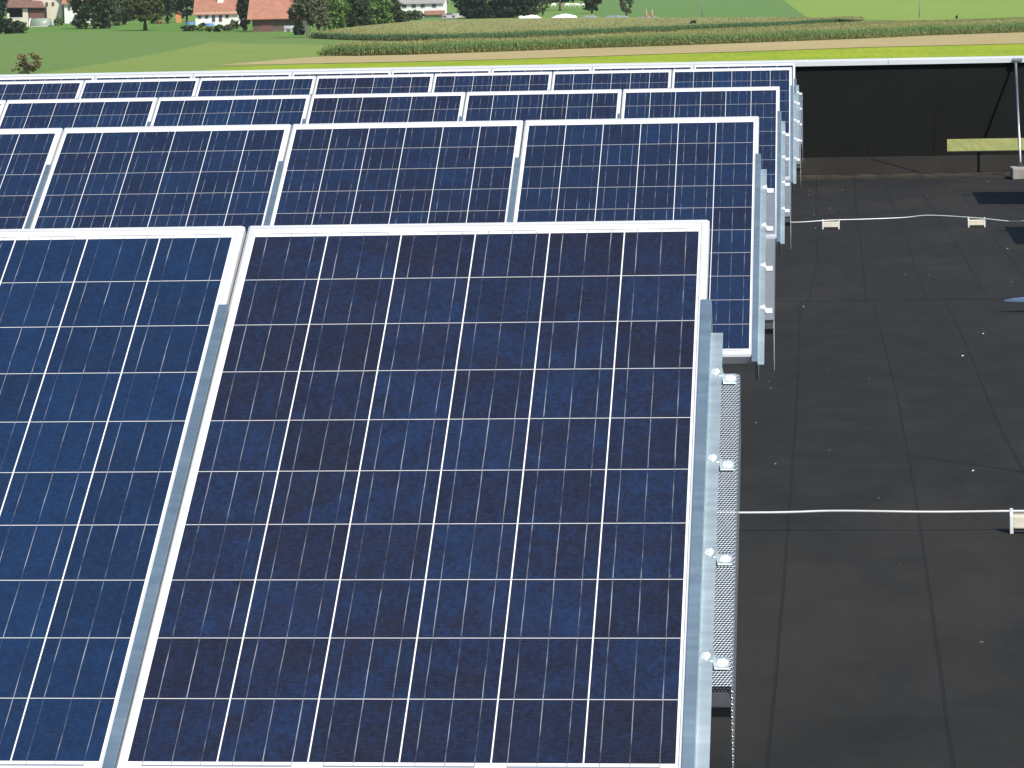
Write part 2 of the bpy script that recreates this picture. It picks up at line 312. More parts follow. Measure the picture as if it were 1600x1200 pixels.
M = dict(
    cells=cells_mat(),
    frame=var_mat('anodised_frame', (0.60, 0.605, 0.61), (0.68, 0.685, 0.69), 5, 0.42, 0.25, 0.5),
    alu=metal_mat('aluminium_strip', (0.56, 0.70, 0.73), 0.42),
    alu2=metal_mat('aluminium_flange', (0.70, 0.80, 0.80), 0.5),
    zinc_glint=metal_mat('zinc_bracket', (0.88, 0.88, 0.87), 0.34, (20, 20, 20), .5, 0.45),  # pale and less metallic, so the colour itself holds the sun glint
    dark_alu=metal_mat('mill_aluminium', (0.5, 0.52, 0.55), 0.5),
    perf=perf_mat(), roof=roof_mat(),
    seam=var_mat('seam_bitumen', (0.006, 0.006, 0.006), (0.010, 0.010, 0.010), 12, 0.7, spec=0.2),
    lap=var_mat('seam_lap', (0.022, 0.022, 0.0215), (0.028, 0.0275, 0.0265), 6, 0.8, spec=0.2),
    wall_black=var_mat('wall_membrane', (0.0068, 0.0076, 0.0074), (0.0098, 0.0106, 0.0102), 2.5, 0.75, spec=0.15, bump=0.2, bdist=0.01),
    cant=var_mat('cant_membrane', (0.0130, 0.0120, 0.0105), (0.019, 0.017, 0.0145), 3, 0.85, spec=0.2, bump=0.2),
    cap=metal_mat('parapet_sheet', (0.66, 0.68, 0.70), 0.5, (1, 8, 8), 0.25, 0.15),
    concrete=var_mat('cream_concrete', (0.46, 0.42, 0.34), (0.60, 0.55, 0.45), 30, 0.9, bump=0.5, bdist=0.002),
    grey_conc=var_mat('grey_concrete', (0.22, 0.21, 0.18), (0.34, 0.32, 0.28), 12, 0.9, bump=0.5, bdist=0.004),
    plastic=var_mat('grey_plastic', (0.50, 0.52, 0.54), (0.60, 0.62, 0.63), 20, 0.5),
    dark_plastic=var_mat('dark_plastic', (0.03, 0.035, 0.04), (0.05, 0.055, 0.06), 20, 0.5),
    wire=var_mat('aluminium_wire', (0.52, 0.52, 0.50), (0.70, 0.70, 0.68), 6, 0.45, 0.3),
    steel=metal_mat('galvanised_tube', (0.62, 0.62, 0.62), 0.4, (8, 8, 8)),
    blue_rail=metal_mat('blue_grey_rail', (0.40, 0.56, 0.78), 0.45),
    grit=var_mat('pale_grit', (0.5, 0.48, 0.42), (0.75, 0.72, 0.66), 50, 0.9),
    render_outer=var_mat('outer_render', (0.5, 0.49, 0.46), (0.56, 0.55, 0.52), 1.5, 0.9),
    # land
    meadow=field_mat('meadow_grass', (0.108, 0.182, 0.044), (0.140, 0.205, 0.056), (0.100, 0.182, 0.034), 0.02),
    mown=field_mat('mown_grass', (0.162, 0.222, 0.046), (0.195, 0.245, 0.060), (0.145, 0.216, 0.040), 0.04),
    near_grass=field_mat('near_grass', (0.24, 0.25, 0.075), (0.31, 0.31, 0.10), (0.14, 0.17, 0.04), 0.2, None, 2.5, 0.8),
    lawn=field_mat('farm_lawn', (0.085, 0.180, 0.030), (0.115, 0.210, 0.042), (0.105, 0.205, 0.034), 0.05),
    hill_a=field_mat('hill_grass', (0.112, 0.208, 0.042), (0.140, 0.230, 0.054), (0.122, 0.220, 0.042), 0.012),
    hill_dark=field_mat('dark_field', (0.096, 0.184, 0.044), (0.114, 0.200, 0.052), (0.104, 0.194, 0.044), 0.012),
    hill_b=field_mat('pale_field', (0.175, 0.262, 0.036), (0.205, 0.285, 0.052), (0.155, 0.252, 0.032), 0.01, (0.8, 0.55, 9, (0.21, 0.28, 0.09))),
    stubble=field_mat('stubble_field', (0.34, 0.265, 0.125), (0.41, 0.32, 0.155), (0.31, 0.255, 0.115), 0.05, (0.10, 1.0, 3.0, (0.36, 0.30, 0.15))),
    mustard=field_mat('mustard_crop', (0.215, 0.300, 0.014), (0.330, 0.375, 0.018), (0.150, 0.250, 0.016), 0.09, None, 1.6, 0.9, 0.3),
    corn_top=field_mat('corn_canopy', (0.215, 0.222, 0.080), (0.250, 0.245, 0.097), (0.190, 0.212, 0.070), 0.04, (0.05, 1, 4.0, (0.27, 0.25, 0.11)), 0.9, 0.9, 0.3),
    corn_leaf=leaf_mat('corn_leaf', (0.115, 0.185, 0.060), (0.155, 0.220, 0.078), 0.4),
    corn_far=leaf_mat('far_corn_leaf', (0.080, 0.155, 0.068), (0.110, 0.185, 0.075), 0.4),
    tassel=leaf_mat('corn_tassel', (0.235, 0.232, 0.088), (0.27, 0.255, 0.105), 0.5),
    dry=leaf_mat('dry_corn_leaf', (0.20, 0.155, 0.055), (0.26, 0.20, 0.08), 0.6),
    leaf=leaf_mat('tree_leaves', (0.030, 0.052, 0.018), (0.062, 0.090, 0.032)),
    leaf_o=leaf_mat('olive_leaves', (0.060, 0.075, 0.022), (0.10, 0.115, 0.038)),
    leaf_d=leaf_mat('dark_leaves', (0.016, 0.034, 0.018), (0.036, 0.062, 0.030)),
    leaf_g=leaf_mat('grey_green_leaves', (0.075, 0.088, 0.052), (0.11, 0.12, 0.070)),
    leaf_l=leaf_mat('light_leaves', (0.085, 0.15, 0.035), (0.12, 0.19, 0.05)),
    leaf_r=leaf_mat('reddish_leaves', (0.14, 0.115, 0.055), (0.19, 0.155, 0.08), 1.5),
    leaf_p=leaf_mat('plum_leaves', (0.05, 0.03, 0.035), (0.08, 0.045, 0.05)),
    bark=var_mat('bark', (0.055, 0.045, 0.035), (0.09, 0.075, 0.06), 3, 0.9),
    birch=var_mat('birch_bark', (0.50, 0.47, 0.40), (0.66, 0.63, 0.56), 1.5, 0.8),
    white=var_mat('white_render', (0.74, 0.73, 0.70), (0.82, 0.81, 0.78), 0.5, 0.9),
    cream=var_mat('cream_render', (0.62, 0.56, 0.44), (0.70, 0.64, 0.52), 0.5, 0.9),
    tile=var_mat('red_tiles', (0.31, 0.135, 0.090), (0.40, 0.185, 0.122), 0.9, 0.85, bump=0.4, bdist=0.05),
    tile_old=var_mat('old_brown_tiles', (0.14, 0.075, 0.058), (0.20, 0.11, 0.085), 0.9, 0.85, bump=0.4, bdist=0.05),
    tile_grey=var_mat('grey_tiles', (0.24, 0.23, 0.22), (0.31, 0.29, 0.28), 0.9, 0.85),
    wood=var_mat('weathered_boards', (0.10, 0.065, 0.050), (0.19, 0.135, 0.105), 1.2, 0.85),
    wood_red=var_mat('red_brown_boards', (0.15, 0.065, 0.055), (0.20, 0.09, 0.075), 1.2, 0.85),
    wood_pale=var_mat('balcony_boards', (0.36, 0.17, 0.12), (0.44, 0.23, 0.17), 1.2, 0.85),
    dark=var_mat('dark_opening', (0.012, 0.013, 0.016), (0.02, 0.02, 0.024), 1, 0.8),
    pane=var_mat('window_pane', (0.05, 0.055, 0.06), (0.08, 0.08, 0.085), 1, 0.15, 0.0, 0.6),
    win_wood=var_mat('window_wood', (0.20, 0.10, 0.055), (0.26, 0.14, 0.08), 1, 0.7),
    orange=var_mat('orange_paint', (0.70, 0.24, 0.06), (0.78, 0.30, 0.09), 1, 0.6),
    orange_red=var_mat('orange_red_paint', (0.44, 0.20, 0.13), (0.52, 0.28, 0.19), 1, 0.6),
    yellow=var_mat('pale_orange_paint', (0.42, 0.30, 0.17), (0.48, 0.36, 0.22), 1, 0.6),
    red=var_mat('red_paint', (0.50, 0.045, 0.03), (0.58, 0.07, 0.05), 1, 0.5),
    blue=var_mat('blue_liner', (0.09, 0.20, 0.52), (0.16, 0.30, 0.62), 1, 0.5),
    foil=var_mat('white_foil', (0.74, 0.74, 0.74), (0.84, 0.84, 0.82), 1.5, 0.4, bump=0.4, bdist=0.1),
    tarp=var_mat('grey_green_tarp', (0.145, 0.175, 0.165), (0.22, 0.25, 0.24), 0.8, 0.6, bump=0.4, bdist=0.1),
    green_foil=var_mat('green_foil', (0.20, 0.26, 0.20), (0.28, 0.34, 0.27), 0.8, 0.4),
    grey_paint=var_mat('grey_paint', (0.30, 0.31, 0.32), (0.40, 0.41, 0.42), 1, 0.4),
    pole=var_mat('pole_wood', (0.22, 0.21, 0.19), (0.30, 0.29, 0.27), 1, 0.9),
    gravel=var_mat('drive_gravel', (0.34, 0.32, 0.29), (0.44, 0.42, 0.38), 0.4, 0.9),
)
rng = np.random.default_rng(7); random.seed(7)

# ------------------------------------------------------------------ terrain
_TD = [(-60, 205*150/4733), (150, None)]
KD = [0, 100, 150, 200, 250, 300, 350, 400, 450, 500, 550, 600, 700, 800, 850, 900, 1000, 1100, 1300, 1600, 2000, 2500, 3200, 6000]
KZ = [-6.6, -6.6, -6.5, -5.95, -5.2, -4.75, -4.55, -4.38, -4.18, -3.9, -3.6, -3.23, -2.2, -0.85, 0.0, 0.95, 2.95, 5.1, 9.6, 17.6, 29.6, 44, 56, 60]
KZ = [z+CAM.z for z in KZ]
_sl = np.gradient(KZ, KD); _sl[0] = _sl[1] = 0
def H(d):
    d = min(max(d, KD[0]), KD[-1]-1e-3)
    i = int(np.searchsorted(KD, d, side='right'))-1; i = min(i, len(KD)-2)
    h = KD[i+1]-KD[i]; t = (d-KD[i])/h
    return (2*t**3-3*t*t+1)*KZ[i] + (t**3-2*t*t+t)*h*_sl[i] + (-2*t**3+3*t*t)*KZ[i+1] + (t**3-t*t)*h*_sl[i+1]
def GZ(x, y): return H((y-CAM.y)*0.995-(x-CAM.x)*0.06)
def ray(px, py): return FW + RT*((px-800)/FPX) - UP*((py-600)/FPX)
def at(px, py, dz=0.0):
    """the point of the land (plus dz) a line of sight meets"""
    d = ray(px, py); t = 60.0; 
    while t < 5000:
        p = CAM+d*t
        if p.z < GZ(p.x, p.y)+dz: break
        t += 4
    lo, hi = t-4, t
    for _ in range(20):
        m = (lo+hi)/2; p = CAM+d*m
        if p.z < GZ(p.x, p.y)+dz: hi = m
        else: lo = m
    p = CAM+d*hi
    return Vector((p.x, p.y, GZ(p.x, p.y)))
def on_z(px, py, z):
    d = ray(px, py); t = (z-CAM.z)/d.z; return CAM+d*t
def on_y(px, py, Y):
    d = ray(px, py); t = (Y-CAM.y)/d.y; return CAM+d*t
def depth(p): return (p-CAM).dot(FW)

def make_ground():
    ys = list(np.arange(-120, 160, 20)) + list(np.arange(160, 1300, 8)) + list(np.arange(1300, 3000, 60)) + [3000, 3600, 4500, 6000]
    xs = list(np.linspace(-3000, -400, 14)) + list(np.arange(-380, 400, 20)) + list(np.linspace(400, 3000, 14))
    mb = MB(); n = len(xs)
    for y in ys:
        for x in xs: mb.v.append((x, y, GZ(x, y)))
    for j in range(len(ys)-1):
        for i in range(n-1):
            mb.f.append((j*n+i, j*n+i+1, (j+1)*n+i+1, (j+1)*n+i)); mb.mi.append(0)
    return tag(mb.build('ground', M['hill_a'], smooth=True), kind='structure')
make_ground()
def strip_sheet(name, near, far, mat, lift, nx=40, ny=24, dz=0.0):
    """sheet on the land between two pixel-measured edges (each a list of land points, left to right)"""
    def resample(pts, n):
        pts = [Vector((p.x, p.y, 0)) for p in pts]; L = [0]
        for a, b in zip(pts, pts[1:]): L.append(L[-1]+(b-a).length)
        out = []
        for k in range(n+1):
            s = L[-1]*k/n; i = 0
            while i < len(L)-2 and L[i+1] < s: i += 1
            t = (s-L[i])/max(1e-6, L[i+1]-L[i]); out.append(pts[i].lerp(pts[i+1], t))
        return out
    A, B = resample(near, nx), resample(far, nx); mb = MB()
    for j in range(ny+1):
        for i in range(nx+1):
            p = A[i].lerp(B[i], j/ny); mb.v.append((p.x, p.y, GZ(p.x, p.y)+lift*.1+dz))
    for j in range(ny):
        for i in range(nx):
            a = j*(nx+1)+i; mb.f.append((a, a+1, a+nx+2, a+nx+1)); mb.mi.append(0)
    o = mb.build(name, mat, smooth=True); o['kind'] = 'structure'
    return o
P = lambda L, dz=0.0: [at(x, y, dz) for x, y in L]
def line_world(y0, x0=-260, x1=260): return [Vector((x0, y0, 0)), Vector((0, y0, 0)), Vector((x1, y0, 0))]
strip_sheet('near_grass', line_world(26.5+4), line_world(240), M['near_grass'], 0.9, 40, 80)
strip_sheet('meadow', [Vector((-330, 250, 0)), Vector((-20, 250, 0))], P([(-500, 52), (0, 53), (180, 49), (420, 51), (500, 60), (700, 66)]), M['meadow'], 0.12, 40, 120)
strip_sheet('lawn', P([(-500, 53), (0, 54), (150, 48), (250, 49), (420, 52), (470, 58)]), P([(-500, 30), (0, 34), (150, 38), (250, 34), (420, 40), (520, 48)]), M['lawn'], 0.22, 40, 90)
strip_sheet('mown_grass', P([(40, 118), (260, 116), (480, 112)]), P([(90, 111), (330, 66), (560, 72)]), M['mown'], 0.36, 30, 70)
strip_sheet('mustard_strip', P([(320, 116), (500, 113), (800, 110), (1200, 106), (1900, 96)]), P([(300, 114), (345, 107.5), (400, 103.9), (500, 100.5), (600, 98.7), (800, 93.5), (1000, 86.5), (1200, 80.5), (1350, 75), (1600, 69), (1900, 59)]), M['mustard'], 0.48, 80, 40)
strip_sheet('stubble_strip', P([(330, 103), (400, 101.5), (500, 99.5), (600, 98), (800, 93), (1000, 86), (1200, 80), (1350, 74.5), (1600, 68.5), (1900, 58)]), P([(470, 91), (520, 88), (600, 86), (650, 84), (800, 79), (925, 74), (1050, 70), (1200, 65), (1350, 60), (1450, 55), (1600, 50), (1900, 40)]), M['stubble'], 0.60, 80, 40)
strip_sheet('dark_field', P([(930, 24), (1020, 31), (1150, 29), (1262, 27)]), P([(930, -14), (1050, -14), (1150, -14), (1208, -14)]), M['hill_dark'], 0.3, 30, 140)
strip_sheet('pale_field', P([(1262, 27.5), (1420, 33), (1600, 27), (2300, 12)]), P([(1208, -14), (1400, -16), (1600, -19), (2300, -30)]), M['hill_b'], 0.5, 40, 160)

# ------------------------------------------------------------------ corn
def corn(name, label, front, height, rows, rowgap, leafm, back=None, dens=0.30, h2=None, taper=False):
    """front: land points along the front edge. Real plants on the outer rows, tassels over the rest."""
    pts = [Vector((p.x, p.y, 0)) for p in front]
    V = []; MI = []
    Lt = [0]
    for a, b in zip(pts, pts[1:]): Lt.append(Lt[-1]+(b-a).length)
    tot = Lt[-1]
    def along(s):
        i = 0
        while i < len(Lt)-2 and Lt[i+1] < s: i += 1
        t = (s-Lt[i])/max(1e-6, Lt[i+1]-Lt[i]); return pts[i].lerp(pts[i+1], t), (pts[i+1]-pts[i]).normalized()
    for r in range(rows):
        s = random.random()*dens
        while s < tot:
            p, d = along(s); nrm = Vector((-d.y, d.x, 0))
            if nrm.y < 0: nrm = -nrm
            q = p + nrm*(r*rowgap+random.uniform(-.12, .12)); q.z = GZ(q.x, q.y)
            f = s/tot
            h = (height+(h2-height)*f if h2 else height)*random.uniform(.86, 1.1)*(0.97+0.06*math.sin(s*.21+2*math.sin(s*.05)))
            fade = min(1.0, s/3.0+0.35); h *= fade
            if taper: h *= min(1.0, .25+(1-f)*7)
            # stalk + blades
            w = 0.03
            V += [(q.x-w, q.y, q.z), (q.x+w, q.y, q.z), (q.x+w, q.y, q.z+h*.95), (q.x-w, q.y, q.z+h*.95)]; MI.append(0)
            for k in range(7):
                zb = q.z+h*(0.12+0.75*k/7+random.uniform(-.04, .04)); a = random.uniform(0, 6.28); ln = random.uniform(.45, .75); ca, sa = math.cos(a), math.sin(a)
                wd = random.uniform(.045, .075)
                m_ = (q.x+ca*ln*.55, q.y+sa*ln*.55, zb+ln*.38); e = (q.x+ca*ln, q.y+sa*ln, zb+ln*random.uniform(-.25, .25))
                ox, oy = -sa*wd, ca*wd
                mi = 2 if (k < 2 and random.random() < .75) else 0
                V += [(q.x-ox*.6, q.y-oy*.6, zb), (q.x+ox*.6, q.y+oy*.6, zb), (m_[0]+ox, m_[1]+oy, m_[2]), (m_[0]-ox, m_[1]-oy, m_[2])]; MI.append(mi)
                V += [(m_[0]-ox, m_[1]-oy, m_[2]), (m_[0]+ox, m_[1]+oy, m_[2]), (e[0]+ox*.2, e[1]+oy*.2, e[2]), (e[0]-ox*.2, e[1]-oy*.2, e[2])]; MI.append(mi)
            for k in range(3):
                a = random.uniform(0, 6.28); t = .16
                V += [(q.x-.015, q.y, q.z+h*.93), (q.x+.015, q.y, q.z+h*.93), (q.x+.02+t*math.cos(a), q.y+t*math.sin(a), q.z+h*1.08), (q.x-.02+t*math.cos(a), q.y+t*math.sin(a), q.z+h*1.08)]; MI.append(1)
            s += dens*random.uniform(.7, 1.3)
    if back:
        A = pts; B = [Vector((p.x, p.y, 0)) for p in back]
        def lerpline(L, t):
            t *= len(L)-1; i = min(int(t), len(L)-2); return L[i].lerp(L[i+1], t-i)
        # canopy sheet just under the tassels
        nx, ny = 90, 30; grid = []
        for j in range(ny+1):
            for i in range(nx+1):
                p = lerpline(A, i/nx).lerp(lerpline(B, i/nx), .02+.98*j/ny)
                hh = (height+(h2-height)*i/nx if h2 else height)*(min(1.0, .25+(1-i/nx)*7) if taper else 1)
                grid.append((p.x, p.y, GZ(p.x, p.y)+hh*.86))
        for j in range(ny):
            for i in range(nx):
                a = j*(nx+1)+i
                V += [grid[a], grid[a+1], grid[a+nx+2], grid[a+nx+1]]; MI.append(3)
        for i in range(nx):       # closing skirt along the back
            a = ny*(nx+1)+i; g0, g1 = grid[a], grid[a+1]
            V += [(g0[0], g0[1], g0[2]-height*.86), (g1[0], g1[1], g1[2]-height*.86), g1, g0]; MI.append(0)
        for _ in range(26000):
            tx, ty = random.random(), random.random()**1.3
            p = lerpline(A, tx).lerp(lerpline(B, tx), .02+.97*ty); hh = (height+(h2-height)*tx if h2 else height)*(min(1.0, .25+(1-tx)*7) if taper else 1)
            z = GZ(p.x, p.y)+hh*random.uniform(.78, .86); a = random.uniform(0, 6.28); w = random.uniform(.10, .24); t = random.uniform(.08, .22)
            mi = 1 if random.random() < .9 else 0
            V += [(p.x-w*math.cos(a), p.y-w*math.sin(a), z), (p.x+w*math.cos(a), p.y+w*math.sin(a), z), (p.x+w*.5*math.cos(a), p.y+w*.5*math.sin(a), z+t), (p.x-w*.7*math.cos(a), p.y-w*.7*math.sin(a), z+t*.9)]; MI.append(mi)
    o = fast_mesh(name, V, len(MI), [leafm, M['tassel'], M['dry'], M['corn_top']], MI)
    return tag(o, label, 'corn', None, 'stuff')
NF = [(498, 88), (562, 88), (650, 86), (800, 80.8), (925, 76), (1050, 72), (1200, 66.5), (1350, 61), (1450, 56), (1600, 51), (1800, 43)]
corn('corn_strip', 'green corn crop in front, growing in a long strip behind the pale stubble', P(NF), 1.75, 11, .75, M['corn_leaf'], None, .34, 2.1)
corn('corn_strip', 'tan-topped corn filling the right end of the front corn strip', P([(1060, 67.5), (1200, 62), (1330, 57), (1450, 52), (1600, 47), (1800, 39)]), 1.9, 1, .75, M['corn_leaf'],
     P([(1060, 48.5), (1200, 42.5), (1300, 37), (1345, 34.5), (1450, 33), (1600, 28.5), (1800, 20)], 1.5), .4)
FF = [(484, 60), (587, 64), (675, 64), (800, 60.5), (925, 55), (1050, 49.5), (1200, 44), (1300, 38), (1348, 35.5)]
corn('corn_field', 'broad field of dull tan-topped corn with a dark green edge, below the farms', P(FF), 1.45, 7, .75, M['corn_far'],
     P([(492, 50), (560, 40.5), (650, 32), (800, 28.5), (925, 27), (1050, 27), (1200, 26.5), (1300, 28.0), (1348, 31)], 1.3), .45, None, False)

# ------------------------------------------------------------------ our roof
ZR = -1.20                                   # roof surface
YW = 25.62                                   # face of the parapet
mb = MB(); mb.box(-22, 14, -14, YW+0.02, ZR-0.35, ZR)
roof = tag(mb.build('roof', M['roof']), kind='structure')
mb = MB(); mb.box(-21.8, 13.8, -13.8, YW+0.26, H(40)-0.5, ZR-0.36)
b = tag(mb.build('building_block', M['render_outer']), 'pale rendered building that carries the black roof and the panels', 'building')
# seams of the roofing sheets, welded laps with a dark bead
def seam(pts, w=0.0065, name='roof_seam'):
    pw = [on_z(x, y, ZR) for x, y in pts]
    out = []
    for i in range(len(pw)-1):                # soften
        for k in range(8): out.append(pw[i].lerp(pw[i+1], k/8))
    out.append(pw[-1])
    for _ in range(3): out = [out[0]]+[(out[i-1]+out[i]*2+out[i+1])/4 for i in range(1, len(out)-1)]+[out[-1]]
    mb = MB()
    loops_a, prev = [], None
    for i, p in enumerate(out):
        d = (out[min(i+1, len(out)-1)]-out[max(i-1, 0)]).normalized(); n = Vector((d.y, -d.x, 0))
        if abs(d.x) > abs(d.y): n = Vector((0, 1, 0))
        j = 0.0008*math.sin(i*1.7)
        loops_a.append([p+n*(-.003+j)+Vector((0, 0, .0006)), p+n*(-.0012+j)+Vector((0, 0, .0022)), p+n*(.0012+j)+Vector((0, 0, .0022)), p+n*(w+j)+Vector((0, 0, .0006))])
    for a in range(len(loops_a)-1):
        for k in range(3):
            mb.quad([loops_a[a][k], loops_a[a][k+1], loops_a[a+1][k+1], loops_a[a+1][k]], 0 if k < 2 else 1)
    o = mb.build(name, [M['seam'], M['roof']], roof); return o
for pts in ([(1276, 275), (1275, 307), (1276, 369), (1278, 403), (1267, 457), (1262, 470)],
            [(1251, 470), (1247, 617), (1230, 860), (1201, 1197), (1190, 1290)],
            [(1335, 275), (1338, 327), (1345, 373), (1349, 415), (1353, 459), (1354, 469)],
            [(1364, 469), (1400, 604), (1428, 752), (1450, 898), (1490, 1190), (1510, 1290)],
            [(1379, 279), (1398, 327), (1432, 420), (1446, 458), (1450, 468)],
            [(1475, 463), (1508, 532), (1560, 660), (1610, 755), (1660, 840)],
            [(1470, 285), (1500, 307), (1480+20, 359-10), (1513, 412), (1539, 458)] if False else [(1440, 300), (1480, 359), (1513, 412), (1539, 458), (1546, 468)],
            [(1505, 305), (1540, 357), (1572, 395), (1600, 429), (1640, 470)],
            [(1215, 471), (1300, 470.5), (1420, 469), (1520, 467.5), (1660, 465)]):
    seam(pts)
# pale grit lying about
V = []
for _ in range(120):
    x, y = random.uniform(-.1, 2.6), random.uniform(-3, 24); s = random.choice([.0015, .002, .002, .003, .004])
    a = random.uniform(0, 3.1); c, s_ = math.cos(a)*s*random.uniform(1, 2), math.sin(a)*s
    z = ZR+.0015
    V += [(x-c, y-s_, z), (x+s_, y-c, z), (x+c, y+s_, z+s), (x-s_, y+c, z+s)]
tag(fast_mesh('roof_grit', V, 120, M['grit']), 'scattered pale grit on the black roof', 'grit', None, 'stuff')

# ---- parapet
pr = tag(empty('parapet_wall', (1.0, YW, ZR)), 'low black membrane-covered parapet wall with a pale metal cap at the roof edge', 'wall')
CAPT = -0.022; SX0 = on_y(1480, 227, YW).x; SX1 = on_y(1612, 227, YW).x
SZ1 = on_y(1540, 216.5, YW).z; SZ0 = on_y(1540, 237, YW).z
TP = lambda p: p-Vector((1.0, YW, ZR))
mb = MB(); zt = CAPT-0.03
mb.box(-22, SX0, YW, YW+.24, ZR-.3, zt, T=TP); mb.box(SX1, 14, YW, YW+.24, ZR-.3, zt, T=TP)
mb.box(SX0, SX1, YW, YW+.24, ZR-.3, SZ0, T=TP); mb.box(SX0, SX1, YW, YW+.24, SZ1, zt, T=TP)
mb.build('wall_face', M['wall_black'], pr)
mb = MB(); zc = ZR+.15
prof = [(YW-.20, ZR+.002), (YW-.185, ZR+.012), (YW-.03, zc), (YW-.004, zc+.02), (YW-.004, ZR+.002)]
mb.loft([[(x, y, z) for y, z in prof] for x in np.linspace(-22, 14, 60)], 0, TP, True); mb.build('cant_strip', M['cant'], pr)
for x0, x1, jt in ((-22, 1.02, 0), (1.024, 5.2, 0), (5.204, 14, 0)):
    mb = MB(); mb.loft([[(x, y, z) for y, z in ((YW-.035, CAPT-.052), (YW-.035, CAPT-.004), (YW-.030, CAPT), (YW+.27, CAPT+.012), (YW+.275, CAPT+.008), (YW+.275, CAPT-.06), (YW+.27, CAPT-.06), (YW+.27, CAPT-.005), (YW-.028, CAPT-.012), (YW-.031, CAPT-.052))] for x in (x0, x1)], 0, TP, True)
    mb.build('cap_sheet', M['cap'], pr)
mb = MB()                                             # vertical welds in the wall sheet and the diagonal lap on the cant
for x, h in ((on_y(1358, 240, YW).x, .16), (on_y(1460, 240, YW).x, .5)):
    mb.box(x, x+.012, YW-.006, YW-.002, ZR+.16, ZR+.16+h, T=TP)
a0 = on_y(1358, 246, YW-.03); a1 = on_y(1432, 270, YW-.19)
mb.quad([TP(Vector((a0.x, YW-.032, zc+.004))), TP(Vector((a0.x+.03, YW-.032, zc+.004))), TP(Vector((a1.x+.03, YW-.188, ZR+.018))), TP(Vector((a1.x, YW-.188, ZR+.018)))])
mb.build('wall_seam', M['seam'], pr)

# ------------------------------------------------------------------ solar panels
TILT = R(31.0764); PITCHX = 1.00134
MU, MT, MBm = 0.0215, 0.045, 0.043
ROWS = [(0.0, 0.0, 0.0, 3), (6.4429, -.008, .009, 5), (12.8877, .010, -.013, 7), (19.0018, .046, .0055, 9), (23.6065, .046, -.03, 10)]
ox, oy = CW/2, CH+MBm
def make_panel():
    root = empty('solar_panel', (0, 0, 0), (TILT, 0, 0))
    x0, x1, y0, y1 = -CW/2-MU, CW/2+MU, 0, CH+MBm+MT
    mb = MB(); lip = .0165
    def ring(d, z): return [(x0+d, y0+d, z), (x1-d, y0+d, z), (x1-d, y1-d, z), (x0+d, y1-d, z)]
    loops = [ring(lip, -.038), ring(0, -.038), ring(0, -.0060), ring(.0005, -.0050), ring(.0058, .0020), ring(.0066, .0025), ring(lip-.0012, .0025), ring(lip, .0008), ring(lip, -.038)]
    mb.loft(loops)
    mb.build('frame', M['frame'], root)
    mb = MB(); d = lip
    a, b_, c, e = x0+d, x1-d, y0+d, y1-d
    uv = lambda x, y: (x+CW/2, oy-y)
    q = [(a, c), (b_, c), (b_, e), (a, e)]
    mb.quad([(x, y, 0) for x, y in q], 0, [uv(x, y) for x, y in q])
    mb.quad([(x, y, -.005) for x, y in reversed(q)], 0, [(-.02, -.03)]*4)
    for k in range(4):
        p, r = q[k], q[(k+1) % 4]; mb.quad([(*p, -.005), (*r, -.005), (*r, 0), (*p, 0)], 0, [(-.02, -.03)]*4)
    mb.build('laminate', M['cells'], root)
    mb = MB(); mb.box(-.06, .06, 1.45, 1.55, -.03, -.006, bev=.003); mb.build('junction_box', M['dark_plastic'], root)
    return root
def row_T(i, k):
    """local (u, v, n) of panel k in row i -> location for a panel root whose origin is the middle of the lower edge"""
    Y, X, Z, _ = ROWS[i]
    v = oy
    return Vector((k*PITCHX+X-CW/2, Y-v*math.cos(TILT), Z-v*math.sin(TILT)))
ORD = ['right-hand end', 'second', 'third', 'fourth', 'fifth', 'sixth', 'seventh', 'eighth', 'ninth', 'tenth']
RN = ['nearest', 'second', 'third', 'fourth', 'farthest']
RD = ['big blue solar panel of the nearest row', 'blue solar panel of the second row from the camera', 'blue solar panel of the middle (third) row', 'half-hidden blue solar panel of the fourth row', 'almost hidden solar panel of the farthest row by the parapet']
TINT = {(0, 0): .0, (0, 1): 1.0, (0, 2): .9, (1, 0): .45, (1, 1): .25, (1, 2): .55, (1, 3): .5, (3, 0): .8, (2, 0): .5}
proto = make_panel(); first = True
for i, row in enumerate(ROWS):
    for k in range(row[3]):
        o = proto if first else copy_tree(proto); first = False
        o.location = row_T(i, -k)
        tv = TINT.get((i, k), (0.15, .55, .8, .35, .65)[(i*3+k*2) % 5])
        for c in kids(o):
            if c.name.startswith('laminate'): c.color = (tv, tv, tv, 1)
        pos = 'at its right-hand end' if k == 0 else ORD[k]+' from the right-hand end'
        tag(o, RD[i]+', '+pos, 'solar panel', 'tilted solar panels in five rows')
